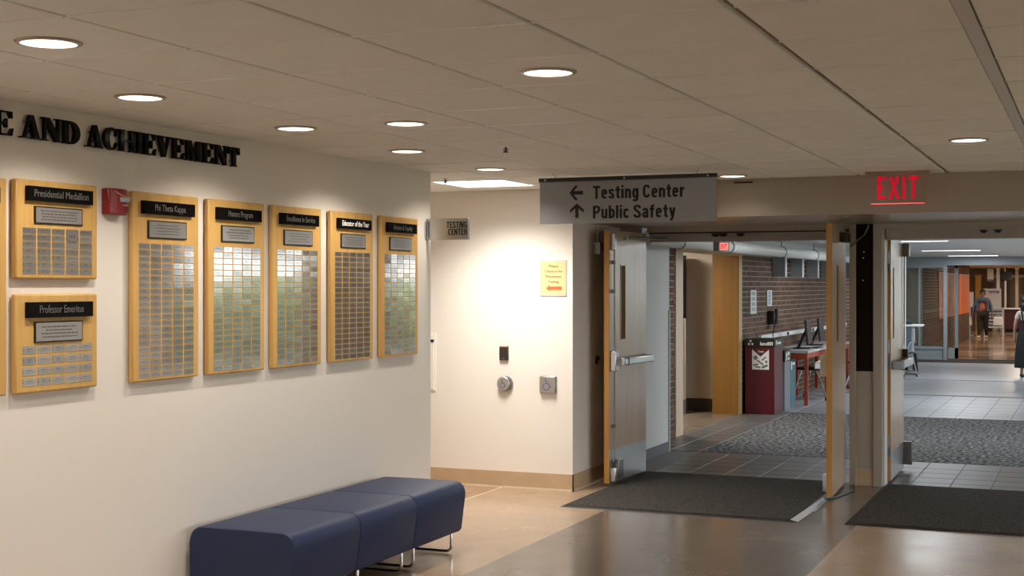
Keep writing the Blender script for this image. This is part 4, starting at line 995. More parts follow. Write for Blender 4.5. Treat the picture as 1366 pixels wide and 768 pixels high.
# left leaf of the right doorway, swung away into the corridor
t, P, L = door_leaf((-1.588, 12.10), (-1.592, 13.0), 'wooden door leaf right of the centre post, swung away into the corridor', 0.02, 2.06, False)
lbox(MB(), P, 0.14, 0.21, -0.002, 0.002, 1.215, 1.82).build('narrow_window', LITE, t)
lbox(MB(), P, 0.004, L - 0.01, 0, 0.002, 0.03, 0.265).build('kick_plate', STEEL, t)
lbox(MB(), P, L - 0.06, L - 0.02, 0.0, 0.075, 0.06, 0.265).build('latch_guard', STEEL_DK, t)
lbox(MB(), P, L - 0.12, L - 0.05, 0, 0.05, 0.91, 1.10).build('latch_case', BRONZE, t, bev=0.006)
pb = lbox(MB(), P, 0.12, L - 0.13, 0.05, 0.10, 0.965, 1.025).build('push_bar', STEEL, t, bev=0.005)
lbox(lbox(MB(), P, 0.08, 0.13, 0, 0.10, 0.955, 1.03), P, L - 0.15, L - 0.1, 0, 0.09, 0.96, 1.03).build('bar_end', STEEL_DK, pb, bev=0.004)
MB().tube([P(L - 0.07, 0.02, 1.09), P(L - 0.07, 0.02, 1.95)], 0.007, 8).build('latch_rod', STEEL, t)
lbox(MB(), P, L - 0.11, L - 0.02, 0, 0.06, 1.925, 2.045).build('top_latch', STEEL_DK, t, bev=0.006)
for z in (0.28, 1.02, 1.83):
    lbox(MB(), P, -0.004, 0.001, -0.045, -0.001, z - 0.055, z + 0.055).build('hinge_plate', STEEL_DK, t)
# door holder and stops on the recess wall
t = thing('door_holder', (XS, 11.2, 1.92), 'grey magnetic door holder on the recess wall behind the open leaf', 'door holder')
MB().box(XS, XS + 0.06, 11.14, 11.26, 1.93, 2.03).build('magnet_box', STEEL, t, bev=0.004)
MB().tube([(XS + 0.015, 11.2, 2.03), (XS + 0.015, 11.2, 2.18)], 0.010, 8).build('conduit', mat('conduit', (0.6, 0.55, 0.48), 0.4), t)
t = thing('door_bumper', (XS, 11.2, 1.03), 'small dark round door bumper on the recess wall at bar height', 'door stop')
MB().lathe([(0.022, 0), (0.022, 0.02), (0.012, 0.03)], (XS, 11.2, 1.05), 12, 'x').build('bumper_cap', BRONZE, t)
MB().lathe([(0.016, 0), (0.016, 0.012)], (XS, 11.2, 1.015), 12, 'x').build('base_ring', BRONZE, t)

# ================================================================== FLOOR MATS
def mat_rug(x0, x1, y0, y1, label, z=0.0012):
    t = thing('entrance_mat', ((x0 + x1) / 2, (y0 + y1) / 2, 0), label, 'floor mat', 'dark entrance mats')
    b = 0.018
    o = MB().add([(x0, y0, z), (x1, y0, z), (x1, y1, z), (x0, y1, z), (x0 + b, y0 + b, z + .009), (x1 - b, y0 + b, z + .009), (x1 - b, y1 - b, z + .009), (x0 + b, y1 - b, z + .009)],
                 [(3, 2, 1, 0), (4, 5, 6, 7), (0, 1, 5, 4), (1, 2, 6, 5), (2, 3, 7, 6), (3, 0, 4, 7)]).build('rubber_border', RUBBER, t)
    MB().box(x0 + 0.03, x1 - 0.03, y0 + 0.03, y1 - 0.03, z + .009, z + .013).build('pile', MATRUG, t)
    return t
m1 = mat_rug(-3.72, -1.955, 9.85, 11.97, 'dark entrance mat in front of the left open doorway')
MB().add([(-1.985, 9.85, .015), (-1.93, 9.85, .003), (-1.915, 10.4, .003), (-1.925, 10.98, .003), (-1.955, 10.98, .015), (-1.97, 10.4, .015)], [(0, 1, 2, 5), (5, 2, 3, 4)]).add([(-1.92, 10.35, .003), (-1.90, 10.35, .0025), (-1.91, 10.96, .0025), (-1.925, 10.96, .003)], [(0, 1, 2, 3)]).build('tape_strip', TAPE, m1)
mat_rug(-1.615, 0.2, 9.88, 11.98, 'dark entrance mat in front of the right doorway')
o = MB().tube([(-1.93, 10.95, .008), (-1.87, 11.1, .008), (-1.80, 11.5, .008), (-1.85, 11.8, .008)], 0.008, 6).build('floor_cable', SATIN_BLACK)
tag(o, 'black cable on the floor under the open door leaf by the centre post', 'cable')

# ================================================================== CORRIDOR THINGS
o = MB().tube([(-3.80, 12.3, 2.10), (-3.80, 18, 2.105), (-3.80, 27, 2.115)], 0.068, 20).build('overhead_pipe', PIPE); tag(o, 'thick white pipe running along the brick wall under the ceiling', 'pipe')
for y in (13.4, 15.4, 18.3, 20.6): MB().lathe([(0.075, -0.02), (0.078, 0), (0.075, 0.02)], (-3.80, y, 2.10 + (y - 12.3) * 0.0012), 20, 'y').tube([(-3.80, y, 2.17), (-3.80, y, CC - 0.003)], 0.008, 6).build('pipe_clamp', STEEL_DK, o)
t = thing('corridor_exit_sign', (-3.3, 13.2, 2.3), 'small glowing red exit sign hung in the left corridor', 'exit sign')
MB().box(-3.345, -3.245, 13.19, 13.23, 2.0, 2.085).build('sign_housing', WHITEP, t)
MB().box(-3.332, -3.255, 13.184, 13.19, 2.01, 2.077).build('glowing_face', EXITHALL, t)
mb = MB(); lettering(mb, 'EXIT', -3.325, -3.262, 2.022, 0.042, on_y(13.184), 0, 0.001, 0.03); mb.build('exit_lettering', EXITRED, t, smooth=False)
MB().box(-3.40, -3.345, 13.19, 13.26, 2.0, 2.09).build('side_box', mat('box_grey', (0.30, 0.31, 0.32), 0.5), t)
MB().tube([(-3.295, 13.21, 2.085), (-3.295, 13.21, CC)], 0.006, 6).build('hanger', STEEL_DK, t)
XW = -4.248
for (y0, y1, z0, z1, lab) in ((18.43, 18.78, 1.285, 1.605, 'left pale paper sheet on the brick wall'), (19.46, 19.76, 1.375, 1.60, 'right pale paper sheet on the brick wall, over the black phone')):
    t = thing('wall_sheet', (XW, y0, z0), lab, 'paper sheet', 'paper sheets on the brick wall')
    MB().box(XW, XW + 0.008, y0, y1, z0, z1).build('sheet', PAPER, t)
    mb = MB()
    for k in range(4):
        zz = z1 - (z1 - z0) * (0.15 + 0.22 * k); mb.box(XW + 0.008, XW + 0.0088, y0 + 0.06, y1 - 0.08, zz - 0.022, zz + 0.022)
    mb.build('faded_print', PAPERINK, t)
t = thing('wall_phone', (XW, 19.65, 1.1), 'black telephone mounted on the brick wall below a paper sheet', 'telephone')
MB().box(XW, XW + 0.09, 19.50, 19.72, 1.115, 1.31).build('phone_body', SATIN_BLACK, t, bev=0.008)
MB().tube([(XW + 0.12, 19.52, 1.13), (XW + 0.13, 19.52, 1.22), (XW + 0.12, 19.52, 1.335)], [0.028, 0.018, 0.028], 8).build('handset', SATIN_BLACK, t)
MB().tube([(XW + 0.10, 19.55, 1.12), (XW + 0.06, 19.6, 1.02), (XW + 0.05, 19.62, 0.93)], 0.008, 6).build('cord', SATIN_BLACK, t)
t = thing('wall_raceway', (XW, 19.1, 0.9), 'long white cable raceway on the brick wall behind the bins and desk', 'raceway')
MB().box(XW, XW + 0.05, 18.9, 26.0, 0.925, 0.985).build('raceway_channel', WHITEP, t, bev=0.003)
for y in (20.6, 22.6): MB().box(XW + 0.05, XW + 0.06, y, y + 0.12, 0.935, 0.975).build('outlet', SATIN_BLACK, t)

# ---- recycling bins
t = thing('trash_bin', (-4.0, 18.15, 0), 'tall maroon trash bin with a black lid band beside the wood opening', 'waste bin')
MB().box(-4.20, -3.815, 17.93, 18.44, 0.0, 0.87).build('bin_body', MAROON, t, bev=0.004)
lb = MB().box(-4.205, -3.810, 17.925, 18.445, 0.87, 0.972).build('lid_band', SATIN_BLACK, t, bev=0.003)
mb = MB(); lettering(mb, 'landfill', -4.0, -3.835, 0.893, 0.043, on_y(17.925), 0, 0.001, 0.02); mb.build('band_lettering', WHITETXT, lb, smooth=False)
mb = MB()
for k in range(3):
    a = R(90 + 120 * k)
    for d in (0,):
        c0 = (-4.125 + 0.026 * math.cos(a), 0.92 + 0.026 * math.sin(a))
        P3 = [(c0[0] + 0.021 * math.cos(a + R(90 + s)), c0[1] + 0.021 * math.sin(a + R(90 + s))) for s in (0, 120, 240)]
        mb.prism(P3, on_y(17.925), 0, 0.001)
mb.build('recycling_symbol', WHITETXT, lb, smooth=False)
MB().box(-3.811, -3.808, 18.0, 18.06, 0.90, 0.95).box(-3.811, -3.808, 18.1, 18.3, 0.90, 0.93).build('side_print', WHITETXT, lb)
ps = MB().box(-4.105, -3.885, 17.924, 17.93, 0.578, 0.838).build('bin_poster', PAPER, t)
MB().prism([(-4.105, 0.838), (-3.995, 0.745), (-3.885, 0.838)], on_y(17.924), 0, 0.0008).build('poster_red_wedge', MAROON, ps, smooth=False)
mb = MB(); lettering(mb, 'Trash', -4.03, -3.955, 0.800, 0.022, on_y(17.9235), 0, 0.001, 0.02); mb.build('poster_lettering', WHITETXT, ps, smooth=False)
mb = MB()
for (cx, cz, w, h, a) in ((-4.06, .73, .05, .05, .5), (-3.95, .72, .07, .018, .7), (-4.0, .67, .10, .02, -.6), (-4.06, .64, .07, .02, .2), (-3.94, .62, .08, .03, .4), (-4.03, .61, .07, .02, -.2), (-3.92, .68, .03, .03, 0.2)):
    c, s = math.cos(a), math.sin(a)
    mb.prism([(cx + (u * c - v * s), cz + (u * s + v * c)) for u, v in ((-w / 2, -h / 2), (w / 2, -h / 2), (w / 2, h / 2), (-w / 2, h / 2))], on_y(17.924), 0, 0.0008)
mb.build('poster_pictures', mat('poster_grey', (0.16, 0.16, 0.13), 0.7), ps, smooth=False)
for (y0, y1, h, m, lab, nm) in ((18.50, 18.87, 0.80, BINGREY, 'grey recycling bin with a black label panel behind the maroon bin', 'recycling_bin'), (18.88, 19.22, 0.665, TEAL, 'low teal recycling bin under the red desk', 'recycling_bin')):
    t = thing(nm, (-4.0, y0, 0), lab, 'waste bin', 'recycling bins by the brick wall')
    MB().box(-4.20, -3.80, y0 + 0.003, y1, 0.0, h - 0.15 if m is BINGREY else h - 0.03).build('bin_body', m, t, bev=0.003)
    k = 0.15 if m is BINGREY else 0.03
    lb = MB().box(-4.203, -3.797, y0, y1 + 0.003, h - k, h).build('lid_band', SATIN_BLACK, t, bev=0.002)
    mb = MB()
    if m is BINGREY:
        for (a, b, c, d) in ((0.08, 0.16, 0.06, 0.12), (0.18, 0.3, 0.02, 0.05), (0.06, 0.12, 0.01, 0.05), (0.2, 0.3, 0.08, 0.13)): mb.box(-3.798, -3.795, y0 + a, y0 + b, h - 0.15 + c, h - 0.15 + d)
    else: mb.box(-3.80, -3.797, y0 + 0.04, y0 + 0.1, h - 0.14, h - 0.03).box(-3.80, -3.797, y0 + 0.14, y0 + 0.28, h - 0.08, h - 0.05)
    mb.build('side_print', WHITETXT, lb if m is BINGREY else t)

# ---- desks, monitors, chairs along the brick wall
def desk(y0, y1, label):
    t = thing('red_framed_desk', (-3.95, y0, 0), label, 'desk', 'red framed desks along the brick wall')
    MB().box(-4.235, -3.66, y0, y1, 0.725, 0.76).build('desktop', DESKTOP, t, bev=0.004)
    MB().box(-4.22, -3.675, y0 + 0.02, y1 - 0.02, 0.655, 0.725).build('apron', DESKRED, t, bev=0.003)
    for x in (-4.19, -3.70):
        for y in (y0 + 0.07, y1 - 0.07): MB().box(x - 0.025, x + 0.025, y - 0.025, y + 0.025, 0, 0.66).build('leg', DESKRED, t)
desk(19.40, 21.15, 'red framed desk with a grey top nearest the recycling bins')
desk(21.2, 23.0, 'second red framed desk, mostly hidden by the door leaf')
def monitor(x, y, label, rz):
    t = thing('computer_monitor', (x, y, 0.76), label, 'monitor', 'computer monitors on the red desks')
    c, s = math.cos(rz), math.sin(rz)
    def Q(u, v, w): return Vector((x + u * c - v * s, y + u * s + v * c, 0.76 + w))
    def qb(u0, u1, v0, v1, w0, w1, lean=0.0):
        return MB().add([Q(u0, v0, w0), Q(u1, v0, w0), Q(u1, v1, w0), Q(u0, v1, w0), Q(u0 - lean, v0, w1), Q(u1 - lean, v0, w1), Q(u1 - lean, v1, w1), Q(u0 - lean, v1, w1)],
                        [(0, 3, 2, 1), (4, 5, 6, 7), (0, 1, 5, 4), (1, 2, 6, 5), (2, 3, 7, 6), (3, 0, 4, 7)])
    qb(0.06, 0.095, -0.26, 0.26, 0.07, 0.41, 0.03).build('screen', SCREEN, t, bev=0.004)
    qb(-0.10, -0.06, -0.05, 0.05, 0.01, 0.28, -0.12).build('stand', SATIN_BLACK, t)
    qb(-0.14, 0.10, -0.12, 0.12, 0.0, 0.015).build('foot_plate', SATIN_BLACK, t)
monitor(-3.86, 20.15, 'black monitor tilted on the red desk, nearest the bins', R(4))
monitor(-3.90, 21.35, 'second black monitor, half hidden by the door edge', R(4))
o = MB().box(-3.76, -3.67, 20.2, 20.65, 0.76, 0.775).build('keyboard', SATIN_BLACK, bev=0.002); tag(o, 'black keyboard on the red framed desk below the monitor', 'keyboard')
def chair(x, y, label, rz, back, seatm):
    t = thing('caster_chair', (x, y, 0), label, 'chair', 'chrome legged caster chairs'); c, s = math.cos(rz), math.sin(rz)
    def Q(u, v, w): return Vector((x + u * c - v * s, y + u * s + v * c, w))
    def pr(pts, r, nm, m): return MB().tube([Q(*p) for p in pts], r, 8).build(nm, m, t)
    sb = MB(); P2 = [(-.21, -.20), (.21, -.20), (.23, 0), (.20, .21), (-.20, .21), (-.23, 0)]
    sb.prism(P2, lambda u, v, w: Q(u, v, w), 0.43, 0.47); sb.build('seat', seatm, t, bev=0.015)
    bb = MB(); nseg = 6; vs = []; fs = []
    for i in range(nseg + 1):
        u = -.21 + .42 * i / nseg; d = 0.05 * (1 - (u / .21) ** 2)
        for (dd, w) in ((0, 0.56), (0, 0.82), (0.02, 0.82), (0.02, 0.56)): vs.append(Q(u, .24 + d + dd + (w - .56) * 0.15, w))
    for i in range(nseg):
        for k in range(4): fs.append((i * 4 + k, i * 4 + (k + 1) % 4, (i + 1) * 4 + (k + 1) % 4, (i + 1) * 4 + k))
    fs += [(0, 1, 2, 3), (nseg * 4, nseg * 4 + 1, nseg * 4 + 2, nseg * 4 + 3)]
    bb.add(vs, fs); bb.build('backrest', back, t)
    arms = y != 20.62
    for sgn in (-1, 1):
        for pts in ([(.19 * sgn, -.12, .44), (.22 * sgn, -.24, .06)], [(.19 * sgn, .10, .44), (.22 * sgn, .26, .06)]):
            pr(pts, 0.012, 'leg', CHROME)
            q = Q(*pts[1]); cs = MB(); cs.tube([q + Vector((-0.012, 0, -0.032)), q + Vector((0.012, 0, -0.032))], 0.028, 12); cs.build('caster', SATIN_BLACK, t)
        pr([(.19 * sgn, .10, .44), (.21 * sgn, .22, .5), (.20 * sgn, .27, .68)], 0.010, 'back_post', CHROME)
        if arms: pr([(.22 * sgn, .16, .47), (.26 * sgn, .10, .64), (.26 * sgn, -.12, .65)], 0.009, 'armrest', CHROME)
chair(-3.80, 20.62, 'black seated caster chair with a cream back at the red desk', R(-100), CREAM, SATIN_BLACK)
chair(-3.40, 22.6, 'caster chair glimpsed through the slit beside the centre post', R(-90), CREAM, SATIN_BLACK)
# ---- the standing desk group farther along
t = thing('standing_desk', (-3.3, 27.0, 0), 'grey standing desk with a white top near the glass partition', 'desk')
MB().box(-3.75, -2.97, 26.75, 27.35, 0.90, 0.935).build('desktop', WHITEP, t, bev=0.005)
MB().box(-3.42, -3.14, 26.85, 27.2, 0.12, 0.90).build('pedestal', mat('pedestal_grey', (0.30, 0.34, 0.40), 0.5), t, bev=0.01)
MB().box(-3.14, -3.10, 26.86, 26.95, 0.60, 0.86).build('white_box', WHITEP, t)
MB().box(-3.6, -3.05, 26.78, 27.3, 0.0, 0.06).build('foot', STEEL_DK, t, bev=0.01)
MB().add([(-3.13, 26.84, 0.10), (-3.03, 26.84, 0.06), (-3.06, 26.84, 0.40), (-3.12, 26.84, 0.42), (-3.13, 26.9, 0.10), (-3.03, 26.9, 0.06), (-3.06, 26.9, 0.40), (-3.12, 26.9, 0.42)],
         [(0, 1, 2, 3), (4, 5, 6, 7), (0, 1, 5, 4), (1, 2, 6, 5), (2, 3, 7, 6), (3, 0, 4, 7)]).build('hanging_flap', SATIN_BLACK, t)
o = MB().lathe([(0.02, 0.0), (0.15, 0.0), (0.17, 0.05), (0.13, 0.12), (0.04, 0.15)], (-3.30, 27.0, 0.937), 14).build('black_bag', MATTE_BLACK); o.scale = (1.0, 0.8, 1.0); tag(o, 'soft black bag lying on the standing desk top', 'bag')
o = MB().box(-3.52, -3.27, 26.62, 26.68, 0.25, 1.25).build('blue_banner', BLUECL, bev=0.005); MB().box(-3.56, -3.23, 26.58, 26.72, 0.0, 0.25).build('banner_foot', STEEL_DK, o); tag(o, 'blue upright panel behind the open door, beside the standing desk', 'banner')
chair(-3.28, 26.15, 'chrome caster chair in front of the grey standing desk', R(160), STEEL_DK, SATIN_BLACK)
# ---- dark items glimpsed in the side room
t = thing('dark_locker', (-5.2, 17.55, 0), 'narrow dark upright cabinet at the edge of the side room view', 'cabinet')
MB().box(-5.45, -4.978, 17.5, 17.9, 0.46, 2.06).build('cabinet_body', mat('locker_dark', (0.018, 0.013, 0.012), 0.5), t)
MB().box(-5.45, -4.99, 17.52, 17.9, 0.0, 0.46).build('cabinet_plinth', YELLOWW, t)
t = thing('steel_panel', (-4.95, 17.6, 0), 'waist high pale steel panel standing by the dark cabinet', 'panel')
MB().box(-4.975, -4.905, 17.6, 17.64, 0.18, 1.24).build('panel_sheet', mat('pale_steel', (0.50, 0.46, 0.38), 0.35, 0.4), t, bev=0.01)
MB().box(-4.985, -4.895, 17.58, 17.66, 0.0, 0.18).build('panel_foot', STEEL_DK, t)

# ================================================================== FAR HALL THINGS
for (y0, y1, m, lab) in ((36.2, 41.5, PKPOST, 'dusty pink poster on the hall brick wall behind the partition post'), (41.8, 45.2, ORPOST, 'bright orange poster on the hall brick wall')):
    o = MB().box(-3.602, -3.575, y0, y1, 0.82, 1.98).build('wall_poster', m, bev=0.004); tag(o, lab, 'poster', 'posters on the hall brick wall')
    MB().box(-3.60, -3.57, y0 - 0.02, y1 + 0.02, 1.975, 2.0).build('poster_rail', ALU, o)
t = thing('white_notice_board', (-3.83, 48.6, 0), 'white board on a post past the brick corner, beside the walking woman', 'notice board')
MB().box(-3.95, -3.71, 48.6, 48.63, 0.95, 1.45).build('board_face', PAPER, t)
MB().box(-3.86, -3.80, 48.63, 48.67, 0.0, 1.42).build('board_post', STEEL_DK, t)
MB().box(-3.97, -3.69, 48.5, 48.8, 0.0, 0.03).build('board_foot', STEEL_DK, t)
t = thing('yellow_column', (-3.75, 51.5, 0), 'yellow wooden panel standing behind the walking woman', 'panel')
MB().box(-3.90, -3.72, 51.9, 52.0, 0.0, 1.97).build('yellow_panel', YELLOWW, t)
MB().box(-3.92, -3.70, 51.88, 52.02, 1.97, 2.03).build('cap_rail', TRIMWOOD, t)
for k, (x, w, z0, z1) in enumerate(((-3.47, 0.20, 1.80, 2.26), (-3.22, 0.10, 0, 2.28), (-2.98, 0.06, 0, 2.28), (-2.6, 0.10, 0, 2.2), (-2.2, 0.12, 0, 2.28))):
    nm = 'pale_column' if z0 == 0 else 'hanging_box'
    o = MB().box(x - w / 2, x + w / 2, 53.0 + 0.2 * k, 53.2 + 0.2 * k, z0 if z0 else 0.08, z1 if z0 else 2.24).build(nm, WHITEP if k != 3 else HALLWALL); MB().box(x - w / 2 - 0.01, x + w / 2 + 0.01, 52.99 + 0.2 * k, 53.21 + 0.2 * k, z0, z0 + 0.08).build('base_band', STEEL_DK, o)
    if z0 == 0: MB().box(x - w / 2 - 0.02, x + w / 2 + 0.02, 52.98 + 0.2 * k, 53.22 + 0.2 * k, 2.24, CC).build('column_cap', WHITEP, o)
    else: MB().cyl((x, 53.1, z1), (x, 53.1, CC), 0.02, 6).build('hanger', STEEL_DK, o)
    tag(o, ['pale square box hanging above the white display stand', 'wider pale column behind the display stand', 'thin pale column left of the hanging black screen', 'tan column just under the hanging black screen', 'pale column behind the woman in black'][k], 'column' if z0 == 0 else 'box')
o = MB().box(-3.45, -1.0, 54.6, 54.7, 0.3, 1.95).build('dark_shop_window', SHOPDK); MB().box(-3.5, -0.95, 54.58, 54.72, 0.0, 0.3).build('window_base', BEIGE_IN, o); MB().box(-3.5, -0.95, 54.58, 54.72, 1.95, 2.05).build('window_head', BEIGE_IN, o); tag(o, 'dark glazed front across the end of the far hall', 'glazing')
t = thing('hanging_screen', (-2.85, 52.0, CC), 'black screen hanging tilted from the hall ceiling', 'screen')
MB().rbox((-2.87, 51.9, 1.98), (0.36, 0.10, 0.30), (R(-15), R(6), R(10))).build('screen_body', MATTE_BLACK, t, bev=0.01)
MB().cyl((-2.87, 51.95, 2.05), (-2.87, 51.95, CC), 0.02, 8).build('ceiling_pole', MATTE_BLACK, t)
t = thing('display_stand', (-3.1, 49.3, 0), 'white display stand with striped shelves behind the walking woman', 'display stand')
MB().box(-3.44, -2.88, 49.3, 49.34, 0.90, 1.56).build('header_board', PAPER, t)
mb = MB(); lettering(mb, 'NEWS AND', -3.30, -2.95, 1.44, 0.05, on_y(49.3), 0, 0.002)
mb = MB()
for (u, v, w) in ((-3.3, 1.45, .36), (-3.25, 1.40, .07), (-3.15, 1.40, .06), (-3.05, 1.40, .10)): mb.box(u, u + w, 49.295, 49.3, v, v + 0.03)
mb.build('header_print', NAVYSTRIPE, t)
for x in (-3.40, -2.82): MB().box(x - 0.025, x + 0.025, 49.2, 49.28, 0.0, 0.92).build('leg', WHITEP, t)
rb = MB().box(-3.40, -2.82, 49.22, 49.30, 0.28, 0.92).build('rack_back', PAPER, t)
for k in range(5): MB().box(-3.36, -2.86, 49.16, 49.22, 0.32 + 0.115 * k, 0.36 + 0.115 * k).build('rack_shelf', NAVYSTRIPE, t)
MB().box(-3.42, -2.80, 49.15, 49.34, 0.885, 0.925).box(-3.42, -2.80, 49.15, 49.34, 0.25, 0.285).build('rack_rail', WHITEP, t)
t = thing('red_counter', (-2.8, 52.5, 0), 'dark red counter with a pale top in the far hall', 'counter')
MB().box(-2.95, -2.1, 52.4, 52.9, 0.12, 0.82).build('counter_body', mat('counter_red', (0.06, 0.006, 0.008), 0.5), t)
MB().box(-3.0, -2.05, 52.35, 52.95, 0.82, 0.86).build('counter_top', WHITEP, t)
MB().box(-2.93, -2.12, 52.45, 52.85, 0.0, 0.12).build('plinth', MATTE_BLACK, t)

# ================================================================== PEOPLE
def skinned(name, joints, bones, m, parent, sub=2, root='pelvis'):
    """joints: {name: (co, (rx, ry))}; one continuous skinned surface"""
    names = list(joints); idx = {n: i for i, n in enumerate(names)}
    me = bpy.data.meshes.new(name); me.from_pydata([joints[n][0] for n in names], [(idx[a], idx[b]) for a, b in bones], [])
    me.materials.append(m)
    o = bpy.data.objects.new(name, me); COL.objects.link(o); o.parent = parent
    sk = o.modifiers.new('skin', 'SKIN'); sk.use_smooth_shade = True
    layer = me.skin_vertices[0] if me.skin_vertices else None
    if layer is None:
        bm = bmesh.new(); bm.from_mesh(me); bm.verts.layers.skin.verify(); bm.to_mesh(me); bm.free(); layer = me.skin_vertices[0]
    for n in names:
        r = joints[n][1]; layer.data[idx[n]].radius = r if isinstance(r, tuple) else (r, r)
        layer.data[idx[n]].use_root = (n == root)
    s = o.modifiers.new('subdivision', 'SUBSURF'); s.levels = sub; s.render_levels = sub
    return o
def body_joints(s, la=(0, 0), ra=(0, 0), step=0.0):
    J = {'pelvis': ((0, 0, .93), (.135, .10)), 'waist': ((0, 0, 1.08), (.115, .085)), 'chest': ((0, .005, 1.27), (.135, .095)), 'neckbase': ((0, .01, 1.41), (.075, .06)),
         'neck': ((0, .0, 1.48), .047), 'jaw': ((0, -.015, 1.545), (.058, .070)), 'brow': ((0, .0, 1.63), (.072, .088)), 'crown': ((0, .01, 1.69), (.05, .06))}
    B = [('pelvis', 'waist'), ('waist', 'chest'), ('chest', 'neckbase'), ('neckbase', 'neck'), ('neck', 'jaw'), ('jaw', 'brow'), ('brow', 'crown')]
    for sd, nm, arm, st in ((-1, 'r', ra, step), (1, 'l', la, -step)):
        J['sh' + nm] = ((.165 * sd, .01, 1.375), .052); J['el' + nm] = ((.235 * sd, .03 + arm[0] * .5, 1.12), .040)
        J['wr' + nm] = ((.25 * sd + arm[1] * sd, -.03 + arm[0], .90), .026); J['pa' + nm] = ((.25 * sd + arm[1] * sd, -.045 + arm[0], .83), (.036, .018))
        J['hi' + nm] = ((.085 * sd, 0, .88), .088); J['kn' + nm] = ((.09 * sd, -.02 - st * .5, .49), .056); J['an' + nm] = ((.09 * sd, .03 - st, .085), .036)
        J['ba' + nm] = ((.095 * sd, -.08 - st, .035), (.042, .030)); J['to' + nm] = ((.095 * sd, -.15 - st, .025), (.034, .022))
        B += [('chest', 'sh' + nm), ('sh' + nm, 'el' + nm), ('el' + nm, 'wr' + nm), ('wr' + nm, 'pa' + nm), ('pelvis', 'hi' + nm), ('hi' + nm, 'kn' + nm), ('kn' + nm, 'an' + nm), ('an' + nm, 'ba' + nm), ('ba' + nm, 'to' + nm)]
        px_, py_, pz_ = J['pa' + nm][0]
        for k, (dy, ln) in enumerate(((-.027, .070), (-.009, .080), (.009, .075), (.026, .060))):
            a, b = 'f%d%sa' % (k, nm), 'f%d%sb' % (k, nm)
            J[a] = ((px_, py_ + dy, pz_ - .045), .0095); J[b] = ((px_ - sd * .012, py_ + dy * 1.1, pz_ - .045 - ln), .008); B += [('pa' + nm, a), (a, b)]
        J['th' + nm] = ((px_ - sd * .005, py_ - .045, pz_ + .005), .011); J['tt' + nm] = ((px_ - sd * .012, py_ - .062, pz_ - .045), .009); B += [('pa' + nm, 'th' + nm), ('th' + nm, 'tt' + nm)]
    return {k: (tuple(c * s for c in v[0]), tuple(x * s for x in v[1]) if isinstance(v[1], tuple) else v[1] * s) for k, v in J.items()}, B
def part_of(J, keys, grow, B):
    return {k: (J[k][0], tuple(x * grow for x in J[k][1]) if isinstance(J[k][1], tuple) else J[k][1] * grow) for k in keys}, [b for b in B if b[0] in keys and b[1] in keys]
def blob(mb, c, r, n=10, m=14):
    vs = [(c[0], c[1], c[2] - r[2])]; fs = []
    for i in range(1, n):
        a = math.pi * i / n - math.pi / 2
        for k in range(m): t_ = 2 * math.pi * k / m; vs.append((c[0] + r[0] * math.cos(a) * math.cos(t_), c[1] + r[1] * math.cos(a) * math.sin(t_), c[2] + r[2] * math.sin(a)))
    vs.append((c[0], c[1], c[2] + r[2]))
    for k in range(m): fs.append((0, 1 + (k + 1) % m, 1 + k)); fs.append((len(vs) - 1, 1 + (n - 2) * m + k, 1 + (n - 2) * m + (k + 1) % m))
    for i in range(n - 2):
        for k in range(m): a = 1 + i * m; fs.append((a + k, a + (k + 1) % m, a + m + (k + 1) % m, a + m + k))
    return mb.add(vs, fs)
def local(mb, name, m, parent):   # vertices already in the person's own space
    o = bpy.data.objects.new(name, mb.mesh(name, m)); COL.objects.link(o); o.parent = parent; return o
def face(s, parent, skin):
    mb = MB()
    blob(mb, (0, -.085 * s, 1.60 * s), (.012 * s, .020 * s, .020 * s), 6, 8)
    for sd in (-1, 1): blob(mb, (.075 * s * sd, 0.005 * s, 1.60 * s), (.010 * s, .018 * s, .030 * s), 6, 8)
    local(mb, 'nose_and_ears', skin, parent)
    mb = MB()
    for sd in (-1, 1): blob(mb, (.028 * s * sd, -.073 * s, 1.625 * s), (.012 * s, .008 * s, .006 * s), 6, 8)
    local(mb, 'eyes', SATIN_BLACK, parent)
    local(blob(MB(), (0, -.078 * s, 1.558 * s), (.022 * s, .008 * s, .006 * s), 6, 8), 'mouth', mat('lips', (0.25, 0.06, 0.05), 0.5), parent)
